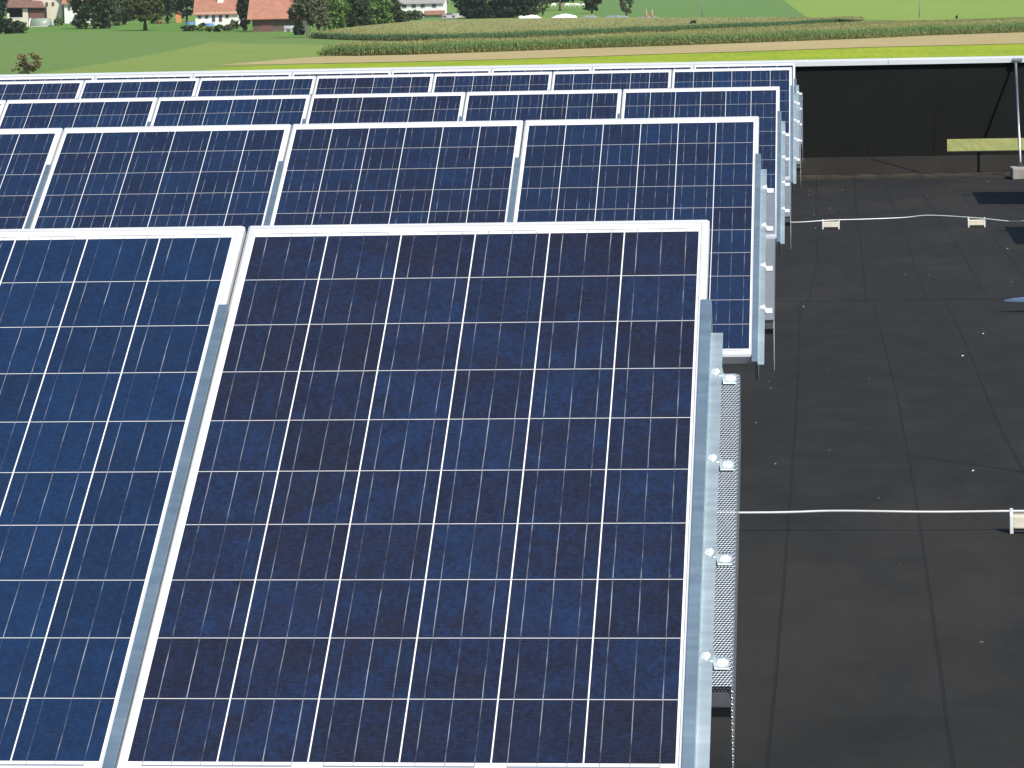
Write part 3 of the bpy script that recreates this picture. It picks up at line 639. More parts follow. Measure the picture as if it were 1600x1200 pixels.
# ---- rails in the joints
def box_uvn(mb, u0, u1, v0, v1, n0, n1, m=0, bev=0):     # row-local box: x=u, y=-v, z=n
    mb.box(u0, u1, -v1, -v0, n0, n1, m, None, bev)
def to_local(X, Y, Z):                                    # world offset -> rotated frame
    return Vector((X, Y*math.cos(TILT)+Z*math.sin(TILT), -Y*math.sin(TILT)+Z*math.cos(TILT)))
HR = -ZR
def legs(root, u, w=.03):
    """rear leg, front foot and base rail, under the panels"""
    u -= .30
    vt = .42; yt, zt = -vt*math.cos(TILT), -vt*math.sin(TILT)-.08
    vb = 1.55; yb, zb = -vb*math.cos(TILT), -vb*math.sin(TILT)-.08
    def wb(mb, x0, x1, y0, y1, z0, z1): mb.box(x0, x1, y0, y1, z0, z1, 0, lambda p: to_local(p.x, p.y, p.z))
    mb = MB(); wb(mb, u, u+w, yt-.02, yt+.02, ZR+.04, zt); mb.build('rear_leg', M['dark_alu'], root)
    mb = MB(); wb(mb, u, u+w, yb-.02, yb+.02, ZR+.04, zb); mb.build('front_leg', M['dark_alu'], root)
    mb = MB(); wb(mb, u-.005, u+w+.005, yb-.06, yt+.10, ZR+.004, ZR+.04); mb.build('base_rail', M['dark_alu'], root)
def make_joint():
    root = empty('support_rail', (0, 0, 0), (TILT, 0, 0))
    mb = MB(); mb.loft([[(.0095, y, .0030), (.031, y, .0030), (.031, y, .0045), (.0302, y, .0052), (.0103, y, .0052), (.0095, y, .0045)] for y in (-1.66, -1.1, -.25)], 0, None, True)
    mb.build('cover_strip', M['alu'], root)
    mb = MB(); box_uvn(mb, .0175, .0325, .24, 1.655, -.11, -.0395); mb.build('carrier_beam', M['alu'], root)
    legs(root, .012, .026)
    return root
def make_end():
    root = empty('end_support', (0, 0, 0), (TILT, 0, 0))
    mb = MB(); mb.loft([[(.0105, y, .0030), (.0325, y, .0030), (.0325, y, .0045), (.0317, y, .0052), (.0113, y, .0052), (.0105, y, .0045)] for y in (-1.665, -1.1, -.25)], 0, None, True)
    mb.build('cover_strip', M['alu'], root)
    mb = MB()
    mb.loft([[(.0335, y, -.012), (.0575, y, -.012), (.0575, y, -.0095), (.0335, y, -.0095)] for y in (-1.665, -.345)], 0, None, True)
    mb.loft([[(.0335, y, -.09), (.036, y, -.09), (.036, y, -.0125), (.0335, y, -.0125)] for y in (-1.665, -.345)], 0, None, True)
    mb.build('side_flange', M['alu2'], root)
    mb = MB(); box_uvn(mb, .0225, .0332, .26, 1.655, -.09, .0028); mb.build('carrier_beam', M['alu'], root)
    # perforated edge sheet: a tray flange beside the side flange, bent down into a hanging skirt
    mb = MB(); n0 = -.030; U0, U1 = .0500, .0935; v0, v1 = .455, 1.355
    mb.quad([(U0, -v1, n0), (U1-.003, -v1, n0), (U1-.003, -v0, n0), (U0, -v0, n0)], 0, [(0, v1), (U1-U0, v1), (U1-U0, v0), (0, v0)])
    mb.quad([(U1-.003, -v1, n0), (U1, -v1-.002, n0-.004), (U1, -v0-.002, n0-.004), (U1-.003, -v0, n0)], 0, [(U1-U0, v1), (U1-U0+.004, v1), (U1-U0+.004, v0), (U1-U0, v0)])
    dv, dn = .15*math.sin(TILT), .15*math.cos(TILT)
    sk = [(v0+.002, n0-.004), (v1+.002, n0-.004), (v1+dv+.05, n0-dn-.02), (v1-.10, n0-dn*.98), (v0+dv, n0-dn*.9)]
    mb.quad([(U1, -v, n) for v, n in sk], 0, [(n*-1, v) for v, n in sk])
    mb.quad([(U0, -v0, n0), (U0, -v1, n0), (U0, -v1, n0-.02), (U0, -v0, n0-.02)], 0, [(.2, v0), (.2, v1), (.22, v1), (.22, v0)])
    a_, b_ = (v1+.002, n0-.004), (v1+dv+.05, n0-dn-.02)      # folded front edge of the skirt
    mb.quad([(U1-.0032, -a_[0], a_[1]), (U1, -a_[0], a_[1]), (U1, -b_[0], b_[1]), (U1-.0012, -b_[0], b_[1])], 0, [(0, 0), (.0034, 0), (.0034, .20), (.0012, .20)])
    mb.build('perforated_sheet', M['perf'], root)
    mb = MB(); box_uvn(mb, .040, U1-.004, v1-.03, v1+.035, -.075, -.045, 0, .003); mb.build('shade_block', M['dark_plastic'], root)  # dark box in place of the roof shade below the tray end
    for v in (.475, .745, 1.02, 1.30):
        mb = MB()
        prof = [(-.016, -.0092), (-.016, -.0075), (-.014, -.0068), (.014, -.0068), (.016, -.0075), (.016, -.0092)]
        mb.loft([[(x, -v+a, c+dz) for a, c in prof] for x, dz in ((.052, 0), (.0577, 0), (.0605, -.0185), (.086, -.0185))], 0, None, True)
        br = mb.build('bracket', M['alu2'], root)
        for bx, bz in ((.0470, -.0092), (.0745, -.0253)):
            mb = MB(); ngon = lambda r_, z: [(bx+r_*math.cos(k*math.pi/3+.3), -v+r_*math.sin(k*math.pi/3+.3), z) for k in range(6)]
            circ = lambda r_, z: [(bx+r_*math.cos(k*math.pi/3+.3), -v+r_*math.sin(k*math.pi/3+.3), z) for k in range(6)]
            mb.loft([circ(.0112, bz), circ(.0112, bz+.0012), ngon(.0068, bz+.0014), ngon(.0068, bz+.0035), ngon(.0050, bz+.0045)], 0, None, True)
            mb.build('bolt', M['zinc_glint'], br)
    legs(root, .012, .026)
    return root
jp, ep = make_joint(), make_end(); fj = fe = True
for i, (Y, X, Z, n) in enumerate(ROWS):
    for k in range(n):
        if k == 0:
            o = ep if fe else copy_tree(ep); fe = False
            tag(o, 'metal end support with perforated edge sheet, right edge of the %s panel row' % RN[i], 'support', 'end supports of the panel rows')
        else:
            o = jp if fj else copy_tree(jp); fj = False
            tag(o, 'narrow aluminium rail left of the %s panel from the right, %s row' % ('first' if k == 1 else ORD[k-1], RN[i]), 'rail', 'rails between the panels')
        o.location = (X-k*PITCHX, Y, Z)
        if k == 0 and i > 0:                  # farther back, the paler zinc puts the clips' bright reflection into their colour
            for c in kids(o):
                if c.name.startswith('bracket'): c.material_slots[0].link = 'OBJECT'; c.material_slots[0].material = M['zinc_glint']
# ---- unseen panels on the right, their tilt and turn shaped to throw the roof shadows
for nm, xl, yb in (('farther', 2.11, 19.50), ('nearer', 2.12, 14.85)):
    zb = ZR+.80; tl = R(10)
    for k in range(2):
        o = copy_tree(proto); o.location = (xl+CW/2+MU+k*PITCHX, yb, zb); o.rotation_euler = (tl, 0, R(-7))
        tag(o, '%s unseen flat-lying shadow-casting panel of the %s pair right of the aisle' % ('left' if k == 0 else 'right', nm), 'solar panel', 'unseen shadow-casting panels right of the aisle')
    o = tag(empty('unseen_panel_table', (xl+1, yb+.8, ZR)), 'unseen metal table frame under the %s pair of panels right of the aisle' % nm, 'frame', 'unseen frames right of the aisle')
    for x in (-.9, .9):
        for y, z in ((-.5, .80), (.5, .98)):
            mb = MB(); mb.box(x-.02, x+.02, y-.02, y+.02, .001, z); mb.build('leg', M['dark_alu'], o)
    for y, z in ((-.5, .80), (.5, .98)):
        mb = MB(); mb.box(-.95, .95, y-.02, y+.02, z+.002, z+.04); mb.build('cross_rail', M['dark_alu'], o)

# ------------------------------------------------------------------ lightning conductor
def make_block():
    root = empty('conductor_holder')
    mb = MB()
    prof = lambda x: [(x, -.034, .016), (x, .034, .016), (x, .034, .020), (x, .026, .050), (x, .020, .056), (x, -.020, .056), (x, -.026, .050), (x, -.034, .020)]
    mb.loft([[(p[0], p[1]*s, .03+(p[2]-.03)*s) for p in prof(x)] for x, s in ((-.056, .93), (-.052, 1), (.052, 1), (.056, .93))], 0, None, True)
    mb.build('concrete_block', M['concrete'], root)
    mb = MB(); mb.box(-.055, .055, -.030, .034, .0005, .0155, bev=.003); mb.build('shade_pad', M['dark_plastic'], root)  # dark pad that stands in for the shade below the block
    for sx in (-1, 1):
        mb = MB(); x0 = sx*.0562; x1 = sx*.0665
        f = lambda x: [(x, -.040, 0), (x, .038, 0), (x, .036, .02), (x, .026, .056), (x, .012, .062), (x, .010, .074), (x, -.006, .074), (x, -.008, .062), (x, -.028, .052), (x, -.037, .016)]
        L = [f(min(x0, x1)), f(max(x0, x1))]
        mb.loft(L, 0, None, True); mb.build('end_clip', M['plastic'], root)
    return root
bp = make_block()
hold = [((1298.5, 358.3), 'cream conductor holder block nearer the panels, on the far white wire'), ((1526, 355.3), 'cream conductor holder block out on the roof, on the far white wire by the shadow'), ((1612, 834), 'cream conductor holder block cut by the right picture edge, on the near white wire')]
hp = []
for n, (px, lab) in enumerate(hold):
    o = bp if n == 0 else copy_tree(bp); q = on_z(px[0], px[1], ZR); o.location = (q.x, q.y+.035, ZR+.001)
    o.rotation_euler = (0, 0, (-.02, .03, -.03)[n]); hp.append(Vector(o.location))
    tag(o, lab, 'holder', 'conductor holder blocks')
def wire(name, lab, pts):
    out = []
    P_ = [Vector(p) for p in pts]
    for i in range(len(P_)-1):
        p0, p1, p2, p3 = P_[max(i-1, 0)], P_[i], P_[i+1], P_[min(i+2, len(P_)-1)]
        for k in range(8):
            t = k/8; out.append(.5*((2*p1)+(p2-p0)*t+(2*p0-5*p1+4*p2-p3)*t*t+(3*p1-p0-3*p2+p3)*t**3))
    out.append(P_[-1])
    mb = MB(); mb.tube(out, .0042, 10); return tag(mb.build(name, M['wire'], None, True), lab, 'wire')
z1 = ZR+.067
h0, h1, h2 = hp
wire('conductor_wire', 'far white lightning wire across the black roof, held by two blocks', [(-2.5, h0.y+.05, ZR+.05), (-.6, h0.y+.01, z1), (0.05, h0.y-.05, z1-.008), (h0.x, h0.y, z1+.002), (h0.x+.25, h0.y+.05, z1+.002), ((h0.x+h1.x)/2, h0.y+.12, z1+.006), (h1.x-.35, h1.y+.10, z1+.022), (h1.x, h1.y, z1+.004), (h1.x+.28, h1.y-.06, z1-.022), (h1.x+.5, h1.y, z1-.01), (h1.x+1, h1.y+.05, z1), (5, h1.y, z1)])
wire('conductor_wire', 'near white lightning wire running level across the black roof', [(-2.5, h2.y+.03, z1), (-.9, h2.y+.02, z1), (0.02, h2.y+.0, z1-.002), (.3, h2.y+.004, z1+.002), (.6, h2.y-.004, z1-.001), (h2.x-.06, h2.y, z1), (h2.x+.1, h2.y, z1), (1.6, h2.y+.02, z1), (5, h2.y, z1)])
# ---- brace at the parapet with its concrete foot
bb = on_z(1583, 281, ZR)
bx = bb.x; by = bb.y+.18
bt = tag(empty('concrete_foot', (bx+.2, by+.18, ZR)), 'grey concrete foot slab of the leaning tube by the parapet', 'slab')
mb = MB(); mb.box(-.2, .25, -.36, .18, .001, .108, bev=.006); mb.build('slab', M['grey_conc'], bt)
bY = by+.10; Bb = Vector((on_y(1596.5, 262, bY).x, bY+.17, ZR+.118)); Bt = on_y(1587, 95.5, YW-.055)
br = tag(empty('brace_tube', Bb), 'thin grey steel tube leaning from its concrete foot to the parapet cap', 'tube')
mb = MB(); mb.tube([Vector((0, 0, 0)), (Bt-Bb)*.5, Bt-Bb], .0125, 12); mb.build('tube', M['steel'], br, True)
mb = MB(); mb.box(-.035, .035, -.03, .03, -.010, .0, bev=.002); mb.box(-.02, .02, -.018, .018, 0.0, .035, bev=.004); mb.build('base_plate', M['dark_plastic'], br)
mb = MB(); t_ = Bt-Bb; mb.box(t_.x-.03, t_.x+.07, t_.y-.022, t_.y+.10, t_.z+.003, t_.z+.034, bev=.004); mb.build('top_clamp', M['dark_alu'], br)
# ---- end of a blue-grey rail poking in from the right
ra = on_z(1569, 467, ZR+.075); mb = MB()
o = tag(empty('metal_rail', (ra.x, ra.y, ZR)), 'blue-grey metal rail end poking in from the right over the roof', 'rail')
mb = MB(); mb.loft([[(x, -w, .06), (x, w, .06), (x, w, .06+h), (x, -w, .06+h)] for x, w, h in ((0, .006, .008), (.05, .02, .016), (.12, .03, .022), (2.6, .03, .022))], 0, None, True); mb.build('rail_bar', M['blue_rail'], o)
mb = MB(); mb.box(.14, .24, -.05, .05, .001, .058, bev=.004); mb.build('rail_foot', M['dark_plastic'], o)
# ---- lightning rod outside the frame, whose thin shadow falls on the roof
tip = on_z(1378, 704.5, ZR); HRod = 1.9
q = tip + Vector((SDIR.x, SDIR.y, 0))/SDIR.z*HRod
o = tag(empty('lightning_rod', (q.x, q.y, ZR)), 'thin upright lightning rod standing on a foot right of the aisle', 'rod')
mb = MB(); mb.tube([(0, 0, .05), (0, 0, .9), (0, 0, HRod)], [.008, .006, .0025], 8); mb.build('rod', M['steel'], o, True)
mb = MB(); mb.loft([[(.17*s*math.cos(a), .17*s*math.sin(a), z) for a in np.linspace(0, 6.283, 17)[:-1]] for s, z in ((1, .001), (1, .05), (.9, .08), (.3, .085))], 0, None, True); mb.build('rod_foot', M['grey_conc'], o)

# ------------------------------------------------------------------ trees
def crown_mesh(blobs, n, size, seed, squash=1.0, droop=0.0):
    """blobs: (cx,cy,cz,rx,ry,rz) in metres; many leaf clumps set through the outer part of each"""
    g = np.random.default_rng(seed); V = []
    vol = np.array([b[3]*b[5] for b in blobs], float); cnt = np.maximum(20, (n*vol/vol.sum())).astype(int)
    for b, c in zip(blobs, cnt):
        # clumps: a few dozen sub-centres on the blob, leaves around each
        nc = max(8, c//26); d = g.normal(size=(nc, 3)); d /= np.linalg.norm(d, axis=1)[:, None]
        rad = g.uniform(.55, 1.02, nc)[:, None]; cen = d*rad
        idx = g.integers(0, nc, c)
        p = cen[idx]+g.normal(scale=.13, size=(c, 3))
        p = p*np.array(b[3:6])+np.array(b[:3])
        if droop: p[:, 2] -= droop*g.random(c)**2*b[5]
        s = size*g.uniform(.5, 1.3, c)[:, None]
        a = g.normal(size=(c, 3)); a /= np.linalg.norm(a, axis=1)[:, None]
        t = g.normal(size=(c, 3)); bt_ = np.cross(a, t); bt_ /= np.linalg.norm(bt_, axis=1)[:, None]
        q = np.stack([p-a*s, p-bt_*s*.6, p+a*s, p+bt_*s*.6], 1)
        V.append(q)
    V = np.concatenate(V); return V.reshape(-1, 3), len(V)
def tree(name, label, px, py, blobs, mat, n=1600, size=.42, seed=1, trunk=(.28, 3.0), tm='bark', cat='tree', group=None, lean=0, scale_px=True, droop=0, limbs=5, trunks=None, loc=None):
    """px,py: where the trunk meets the land; blob sizes in pixels of the photograph at that distance"""
    p = at(px, py) if loc is None else loc
    k = depth(p)/FPX if scale_px else 1.0
    root = tag(empty(name, p), label, cat, group)
    B = [tuple(v*k for v in b_) for b_ in blobs]
    V, c = crown_mesh(B, n, size, seed, droop=droop); fast_mesh('crown' if cat == 'tree' else 'foliage', V, c, M[mat], None, root)
    rng2 = random.Random(seed)
    for (tx, tw, th) in (trunks or [(0, trunk[0], trunk[1])]):
        if not th: continue
        mb = MB(); x = tx*k
        pts = [(x, 0, -.2), (x+lean*.3, 0, th*.35), (x+lean*.6+.1*rng2.uniform(-1, 1), 0, th*.7), (x+lean, 0, th)]
        mb.tube(pts, [tw*1.25, tw, tw*.8, tw*.45], 8)
        for _ in range(limbs):
            b_ = rng2.choice(B); t = rng2.uniform(.45, .95)
            st = Vector(pts[1]).lerp(Vector(pts[3]), t)
            en = Vector((b_[0]+rng2.uniform(-.5, .5)*b_[3], b_[1]+rng2.uniform(-.5, .5)*b_[4], b_[2]+rng2.uniform(-.2, .6)*b_[5]))
            mb.tube([st, st.lerp(en, .5)+Vector((0, 0, .2)), en], [tw*.4, tw*.25, tw*.08], 6)
        mb.build('trunk' if cat == 'tree' else 'stem', M[tm], root, True)
    return root
# blobs: (dx, dy, dz, rx, ry, rz) in photo pixels, dz above the foot
tree('broad_tree', 'broad dark tree with foliage to the ground, right of the white house', 148, 45, [(0, 0, 24, 26, 22, 24), (-14, 0, 40, 24, 20, 22), (14, 0, 42, 26, 20, 24), (0, 0, 62, 34, 26, 20), (24, 0, 18, 16, 12, 17), (-22, 0, 14, 14, 12, 13)], 'leaf', 7500, .55, 11, (.5, 5))
tree('broad_tree', 'mid-green tree squeezed between the broad dark tree and the round olive tree', 186, 40, [(-2, 30, 28, 16, 16, 24), (-6, 30, 52, 20, 18, 20)], 'leaf', 2200, .5, 12, (.4, 4))
tree('round_tree', 'round olive tree with a clear trunk casting shadow on the lawn', 227, 48, [(0, 0, 26, 25, 22, 14), (-2, 0, 40, 27, 24, 18), (6, 0, 52, 22, 20, 16)], 'leaf_o', 4200, .5, 13, (.55, 4.5))
tree('garden_tree', 'green tree left of the orange shed', 262, 37, [(0, 0, 28, 13, 12, 20), (4, 0, 46, 18, 14, 16)], 'leaf', 1700, .5, 14, (.4, 3.5))
tree('garden_tree', 'dark tree shading the shed beside the tiled farmhouse', 292, 34, [(0, 0, 24, 16, 14, 14), (0, 0, 40, 18, 14, 18)], 'leaf_d', 1900, .5, 15, (.4, 3.5))
tree('slender_tree', 'tall slender dark green tree between farmhouse and barn', 382, 48, [(0, 0, 18, 8, 8, 17), (0, 0, 34, 11, 9, 18), (1, 0, 54, 10, 9, 18)], 'leaf_d', 2600, .42, 16, (.3, 4))
tree('birch_tree', 'birch with two white trunks and drooping grey-green crown', 481, 58.5, [(-4, 0, 46, 26, 20, 18), (-16, 0, 38, 14, 12, 12), (14, 0, 40, 20, 16, 22), (2, 0, 66, 26, 20, 20), (24, 0, 24, 10, 10, 16)], 'leaf_g', 4600, .38, 17, (.2, 6), 'birch', droop=.25, limbs=2, trunks=[(-1, .25, 7.2), (3.6, .19, 6.8)])
tree('backdrop_tree', 'dark tree filling the gap behind the broad dark tree and the olive tree', 204, 33, [(0, 0, 16, 20, 14, 15), (0, 0, 40, 24, 14, 20)], 'leaf_d', 2200, .6, 81, (.4, 4), group='trees behind the farm lawn')
tree('backdrop_tree', 'dark tree behind the garden, left of the orange shed', 246, 31, [(0, 0, 14, 15, 12, 13), (0, 0, 36, 20, 14, 18)], 'leaf', 1900, .6, 82, (.4, 4), group='trees behind the farm lawn')
tree('backdrop_tree', 'dark tree directly behind the orange shed', 279, 30, [(0, 0, 14, 13, 12, 13), (0, 0, 34, 18, 14, 16)], 'leaf_d', 1800, .6, 83, (.4, 4), group='trees behind the farm lawn')
tree('backdrop_tree', 'leafy tree behind the bushy hedge trees, left of the grey-roofed house', 545, 34, [(0, 0, 16, 24, 14, 15), (10, 0, 30, 28, 14, 16)], 'leaf', 2200, .6, 84, (.4, 4), group='trees behind the bushy hedge')
tree('backdrop_tree', 'darker leafy tree behind the hedge, touching the grey-roofed house', 594, 31, [(0, 0, 14, 22, 14, 13), (0, 0, 28, 22, 14, 14)], 'leaf_d', 2000, .6, 85, (.4, 4), group='trees behind the bushy hedge')
tree('fruit_tree', 'plum-coloured small tree at the barn corner', 452, 45, [(0, 0, 30, 11, 9, 11), (3, 0, 44, 12, 10, 10)], 'leaf_p', 900, .4, 18, (.2, 3))
tree('shrub', 'dark bush in shade left of the white birch trunks', 466, 55, [(0, 8, 12, 9, 8, 13)], 'leaf_d', 800, .4, 19, (.1, 1), cat='bush')
for n_, (px, py, bl, mt, lab) in enumerate([
        (528, 46, [(-6, 0, 12, 18, 12, 14), (-2, 0, 34, 20, 14, 18)], 'leaf_l', 'bright green bushy tree right of the birch'),
        (560, 42, [(0, 0, 11, 21, 14, 13), (-4, 0, 34, 20, 16, 20)], 'leaf', 'mid-green bushy tree at the left corner of the tan corn'),
        (592, 38, [(0, 0, 10, 22, 14, 12), (2, 0, 34, 19, 16, 18)], 'leaf_l', 'light bushy tree left of the white grey-roofed house'),
        (620, 35, [(0, 0, 8, 22, 14, 10), (-8, 0, 24, 16, 12, 14)], 'leaf', 'low bushy tree in front of the grey-roofed house'),
        (648, 31, [(0, 0, 6, 14, 10, 8)], 'leaf_g', 'low grey-green bush under the windows of the grey-roofed house')]):
    tree('hedge_tree', lab, px, py, bl, mt, 3400 if len(bl) > 1 else 1400, .55, 30+n_, (.3, 3), cat='tree', group='bushy trees in front of the white house')
tree('dark_tree', 'big dark tree right of the white grey-roofed house', 742, 29, [(0, 0, 13, 26, 18, 14), (-6, 0, 36, 28, 20, 18)], 'leaf_d', 5200, .55, 40, (.5, 4))
tree('dark_tree', 'big dark tree left of the white foil heaps', 786, 28, [(0, 0, 12, 28, 18, 14), (4, 0, 36, 32, 20, 18)], 'leaf_d', 5600, .55, 41, (.5, 4))
tree('dark_tree', 'bushy green tree above the left foil heap', 824, 27, [(-2, 0, 11, 18, 14, 12), (0, 0, 32, 19, 14, 16)], 'leaf', 3200, .5, 42, (.4, 4))
tree('bare_tree', 'grey half-bare small tree behind the gap between the foil heaps', 848, 24, [(0, 0, 14, 10, 8, 10), (2, 0, 26, 12, 10, 10)], 'leaf_g', 650, .4, 43, (.25, 4))
tree('park_tree', 'dark round-bottomed tree right of the right foil heap', 925, 21, [(0, 0, 14, 12, 10, 12), (2, 0, 28, 16, 12, 14)], 'leaf', 1900, .5, 44, (.35, 3))
tree('bare_tree', 'grey-brown thin tree standing at the long tarpaulin heap', 979, 26, [(0, 0, 14, 9, 8, 9), (-1, 0, 26, 11, 9, 12)], 'leaf_g', 900, .4, 45, (.3, 3))
tree('orchard_tree', 'tree top hanging over the grazing cattle', 875, 17, [(0, 60, 24, 36, 16, 11), (-24, 60, 28, 22, 12, 14)], 'leaf', 2400, .6, 46, (.4, 5))
tree('shrub', 'dark bush standing on the edge of the far corn', 1084, 47, [(0, 0, 8, 5, 4, 7), (1, 0, 11, 4, 4, 4)], 'leaf', 700, .28, 50, (.1, 1), cat='bush')
tree('shrub', 'low dark bush left of the bush on the corn edge', 1076, 48, [(0, 0, 3, 3.4, 3, 3)], 'leaf', 300, .25, 51, (.08, .5), cat='bush')
tree('shrub', 'tiny dark bush on the pale field above the corn at right', 1495, 29.5, [(0, 0, 2.6, 1.6, 1.5, 2.4)], 'leaf_d', 160, .22, 52, (.05, .4), cat='bush')
tree('shrub', 'large dark bush at the far left below the barn', 8, 53, [(0, 0, 12, 18, 14, 13)], 'leaf_d', 1500, .42, 53, (.1, 1), cat='bush')
tree('shrub', 'dark bush right of the larger one below the barn', 31, 52, [(0, 0, 9, 13, 11, 11)], 'leaf', 1300, .40, 54, (.1, 1), cat='bush')
tree('shrub', 'young green bush between greenhouse and broad dark tree', 92, 40, [(0, 0, 6, 7, 6, 7)], 'leaf_l', 500, .36, 55, (.1, .8), cat='bush')
tree('broad_tree', 'dark tree at the upper left corner before the barn', 3, 44, [(-6, 0, 34, 16, 12, 22), (0, 0, 52, 18, 12, 14)], 'leaf_d', 1900, .5, 56, (.3, 4))
for n_, (px, py, r_, mt, lab) in enumerate([(288, 49, 5, 'leaf_d', 'dark low bush at the left end of the garden bed'), (300, 49, 6, 'leaf', 'dark low bush second from the left in the garden bed'), (312, 49, 6.5, 'leaf_l', 'yellow-green bush in the garden bed'), (326, 50, 5, 'leaf_o', 'olive bush in the middle of the garden bed'), (341, 50, 7, 'leaf', 'green bush in the garden bed before the farmhouse doors'), (356, 49, 6.5, 'leaf_g', 'grey-green bush at the right of the garden bed'), (366, 46, 9, 'leaf_o', 'tall olive bush at the right end of the garden bed'), (317, 41, 4, 'leaf_d', 'small dark bush against the white farmhouse wall')]):
    tree('garden_bush', lab, px, py, [(0, 0, r_*.75, r_*1.1, r_, r_*.85)], mt, 420, .34, 60+n_, (.06, .5), cat='bush', group='bushes of the garden bed')
# reddish little tree beyond the parapet
pt = CAM+ray(43, 112)*262; pt.z = GZ(pt.x, pt.y)
k_ = depth(pt)/FPX; topz = (CAM+ray(43, 81)*262).z-pt.z
mid = topz/k_
tree('young_tree', 'thin reddish-brown young tree with a dark trunk, before the left meadow', 0, 0, [(-2, 0, mid-15, 20, 16, 14), (8, 0, mid-19, 16, 14, 12), (-14, 0, mid-26, 10, 8, 9)], 'leaf_r', 520, .16, 70, (.14, topz*.62), loc=pt, limbs=16)

# ------------------------------------------------------------------ farm buildings
def dist_k(p): return depth(p)/FPX
def wall_box(mb, x0, x1, y0, y1, z0, z1, m=0): mb.box(x0, x1, y0, y1, z0, z1, m)
def gable_roof(mb, x0, x1, y0, y1, ze, zr, over=.5, th=.18, m=0):
    """ridge along x"""
    ym = (y0+y1)/2; X0, X1 = x0-over, x1+over
    sl = (zr-ze)/(ym-y0); zo = ze-sl*over
    for s in (-1, 1):
        ya = y0-over if s < 0 else y1+over
        pr_ = [(ya, zo), (ym, zr), (ym, zr+th), (ya, zo+th)]
        L = [[(x, y, z) for y, z in pr_] for x in (X0, X1)]
        mb.loft(L, m, None, True)
def gables(mb, x0, x1, y0, y1, ze, zr, m=0):
    ym = (y0+y1)/2
    for x in (x0, x1): mb.quad([(x, y0, ze), (x, y1, ze), (x, ym, zr)], m)
def window(root, x, z, w, h, y, frame='win_wood', name='window', pane='pane'):
    mb = MB(); t = .09
    for a in ((x-w/2, x+w/2, z+h/2-t, z+h/2), (x-w/2, x+w/2, z-h/2, z-h/2+t), (x-w/2, x-w/2+t, z-h/2+t, z+h/2-t), (x+w/2-t, x+w/2, z-h/2+t, z+h/2-t), (x-t/3, x+t/3, z-h/2+t, z+h/2-t)):
        mb.box(a[0], a[1], y-.08, y+.02, a[2], a[3])
    f = mb.build(name, M[frame], root)
    mb = MB(); mb.box(x-w/2+.03, x+w/2-.03, y-.04, y+.01, z-h/2+.03, z+h/2-.03); mb.build('pane', M[pane], f)
# farmhouse with red tiled roof
p = at(340, 40); k = dist_k(p); hs = tag(empty('farmhouse', p), 'white farmhouse with steep red tiled roof and a small dormer', 'house')
x0, x1 = (305-340)*k, (372-340)*k; ze = 21*k; zr = 21*k+8.5; D = 10
mb = MB(); wall_box(mb, x0, x1, 0, D, -.4, ze); gables(mb, x0, x1, 0, D, ze, zr-.3); mb.build('wall', M['white'], hs)
mb = MB(); gable_roof(mb, x0, x1, 0, D, ze+.1, zr, .55); rf = mb.build('roof', M['tile'], hs)
mb = MB(); mb.box(x0-.3, x1+.3, -.35, -.02, ze-.42, ze-.14); mb.build('eaves_board', M['cream'], hs)
for wx in (312, 323, 355.5): window(hs, (wx-340)*k, 14.5*k, 5.2*k, 6.2*k, -.02)
for wx in (334, 345): window(hs, (wx-340)*k, 12*k, 5.0*k, 11.5*k, -.02, name='door')
dx = (344-340)*k; sl = (zr-ze)/(D/2)
mb = MB(); dy = 1.9; dz = ze+sl*dy; mb.box(dx-.85, dx+.85, dy-.5, dy+1.6, dz-.7, dz+1.15); dm = mb.build('dormer', M['white'], rf)
mb = MB(); mb.loft([[(dx-1.25, y, dz+1.1), (dx, y, dz+1.9), (dx+1.25, y, dz+1.1), (dx+1.25, y, dz+1.22), (dx, y, dz+2.05), (dx-1.25, y, dz+1.22)] for y in (dy-.8, dy+2.2)], 0, None, True); mb.build('dormer_roof', M['tile_old'], rf)
mb = MB(); mb.box(.5, 1.3, D/2-.4, D/2+.4, zr-.8, zr+1.3); mb.build('chimney', M['cream'], rf)
# pool edges (blue) beside the house
for px, py, w, lab in ((297, 38.5, 15, 'strip of blue pool liner left of the farmhouse'), (326, 40.5, 17, 'strip of blue pool liner before the farmhouse wall')):
    q = at(px, py); kk = dist_k(q); o = tag(empty('garden_pool', q), lab, 'pool', 'blue pools by the farmhouse')
    ring = lambda s, z: [(w*kk/2*s*math.cos(a), 1.6*s*math.sin(a), z) for a in np.linspace(0, 6.283, 25)[:-1]]
    mb = MB(); mb.loft([ring(1, -.2), ring(1, .72), ring(.96, .75), ring(.94, .6)], 0, None, True); mb.build('pool_wall', M['blue'], o)
# orange garden shed
q = at(278.5, 35.5); kk = dist_k(q); o = tag(empty('garden_shed', q), 'narrow orange garden shed with a red roof under the trees', 'shed')
mb = MB(); mb.box(-3.6*kk, 3.6*kk, 0, 1.6, -.2, 13*kk); gables(mb, -3.6*kk, 3.6*kk, 0, 1.6, 13*kk, 13*kk); mb.build('wall', M['orange'], o)
mb = MB(); mb.loft([[(-4.6*kk, y, 12.4*kk), (0, y, 17*kk), (4.6*kk, y, 12.4*kk), (4.6*kk, y, 13.4*kk), (0, y, 18*kk), (-4.6*kk, y, 13.4*kk)] for y in (-.3, 1.9)], 0, None, True); mb.build('roof', M['tile_old'], o)
mb = MB(); mb.box(-1.2*kk, 1.2*kk, -.03, .0, 0, 9.5*kk); mb.build('door', M['yellow'], o)
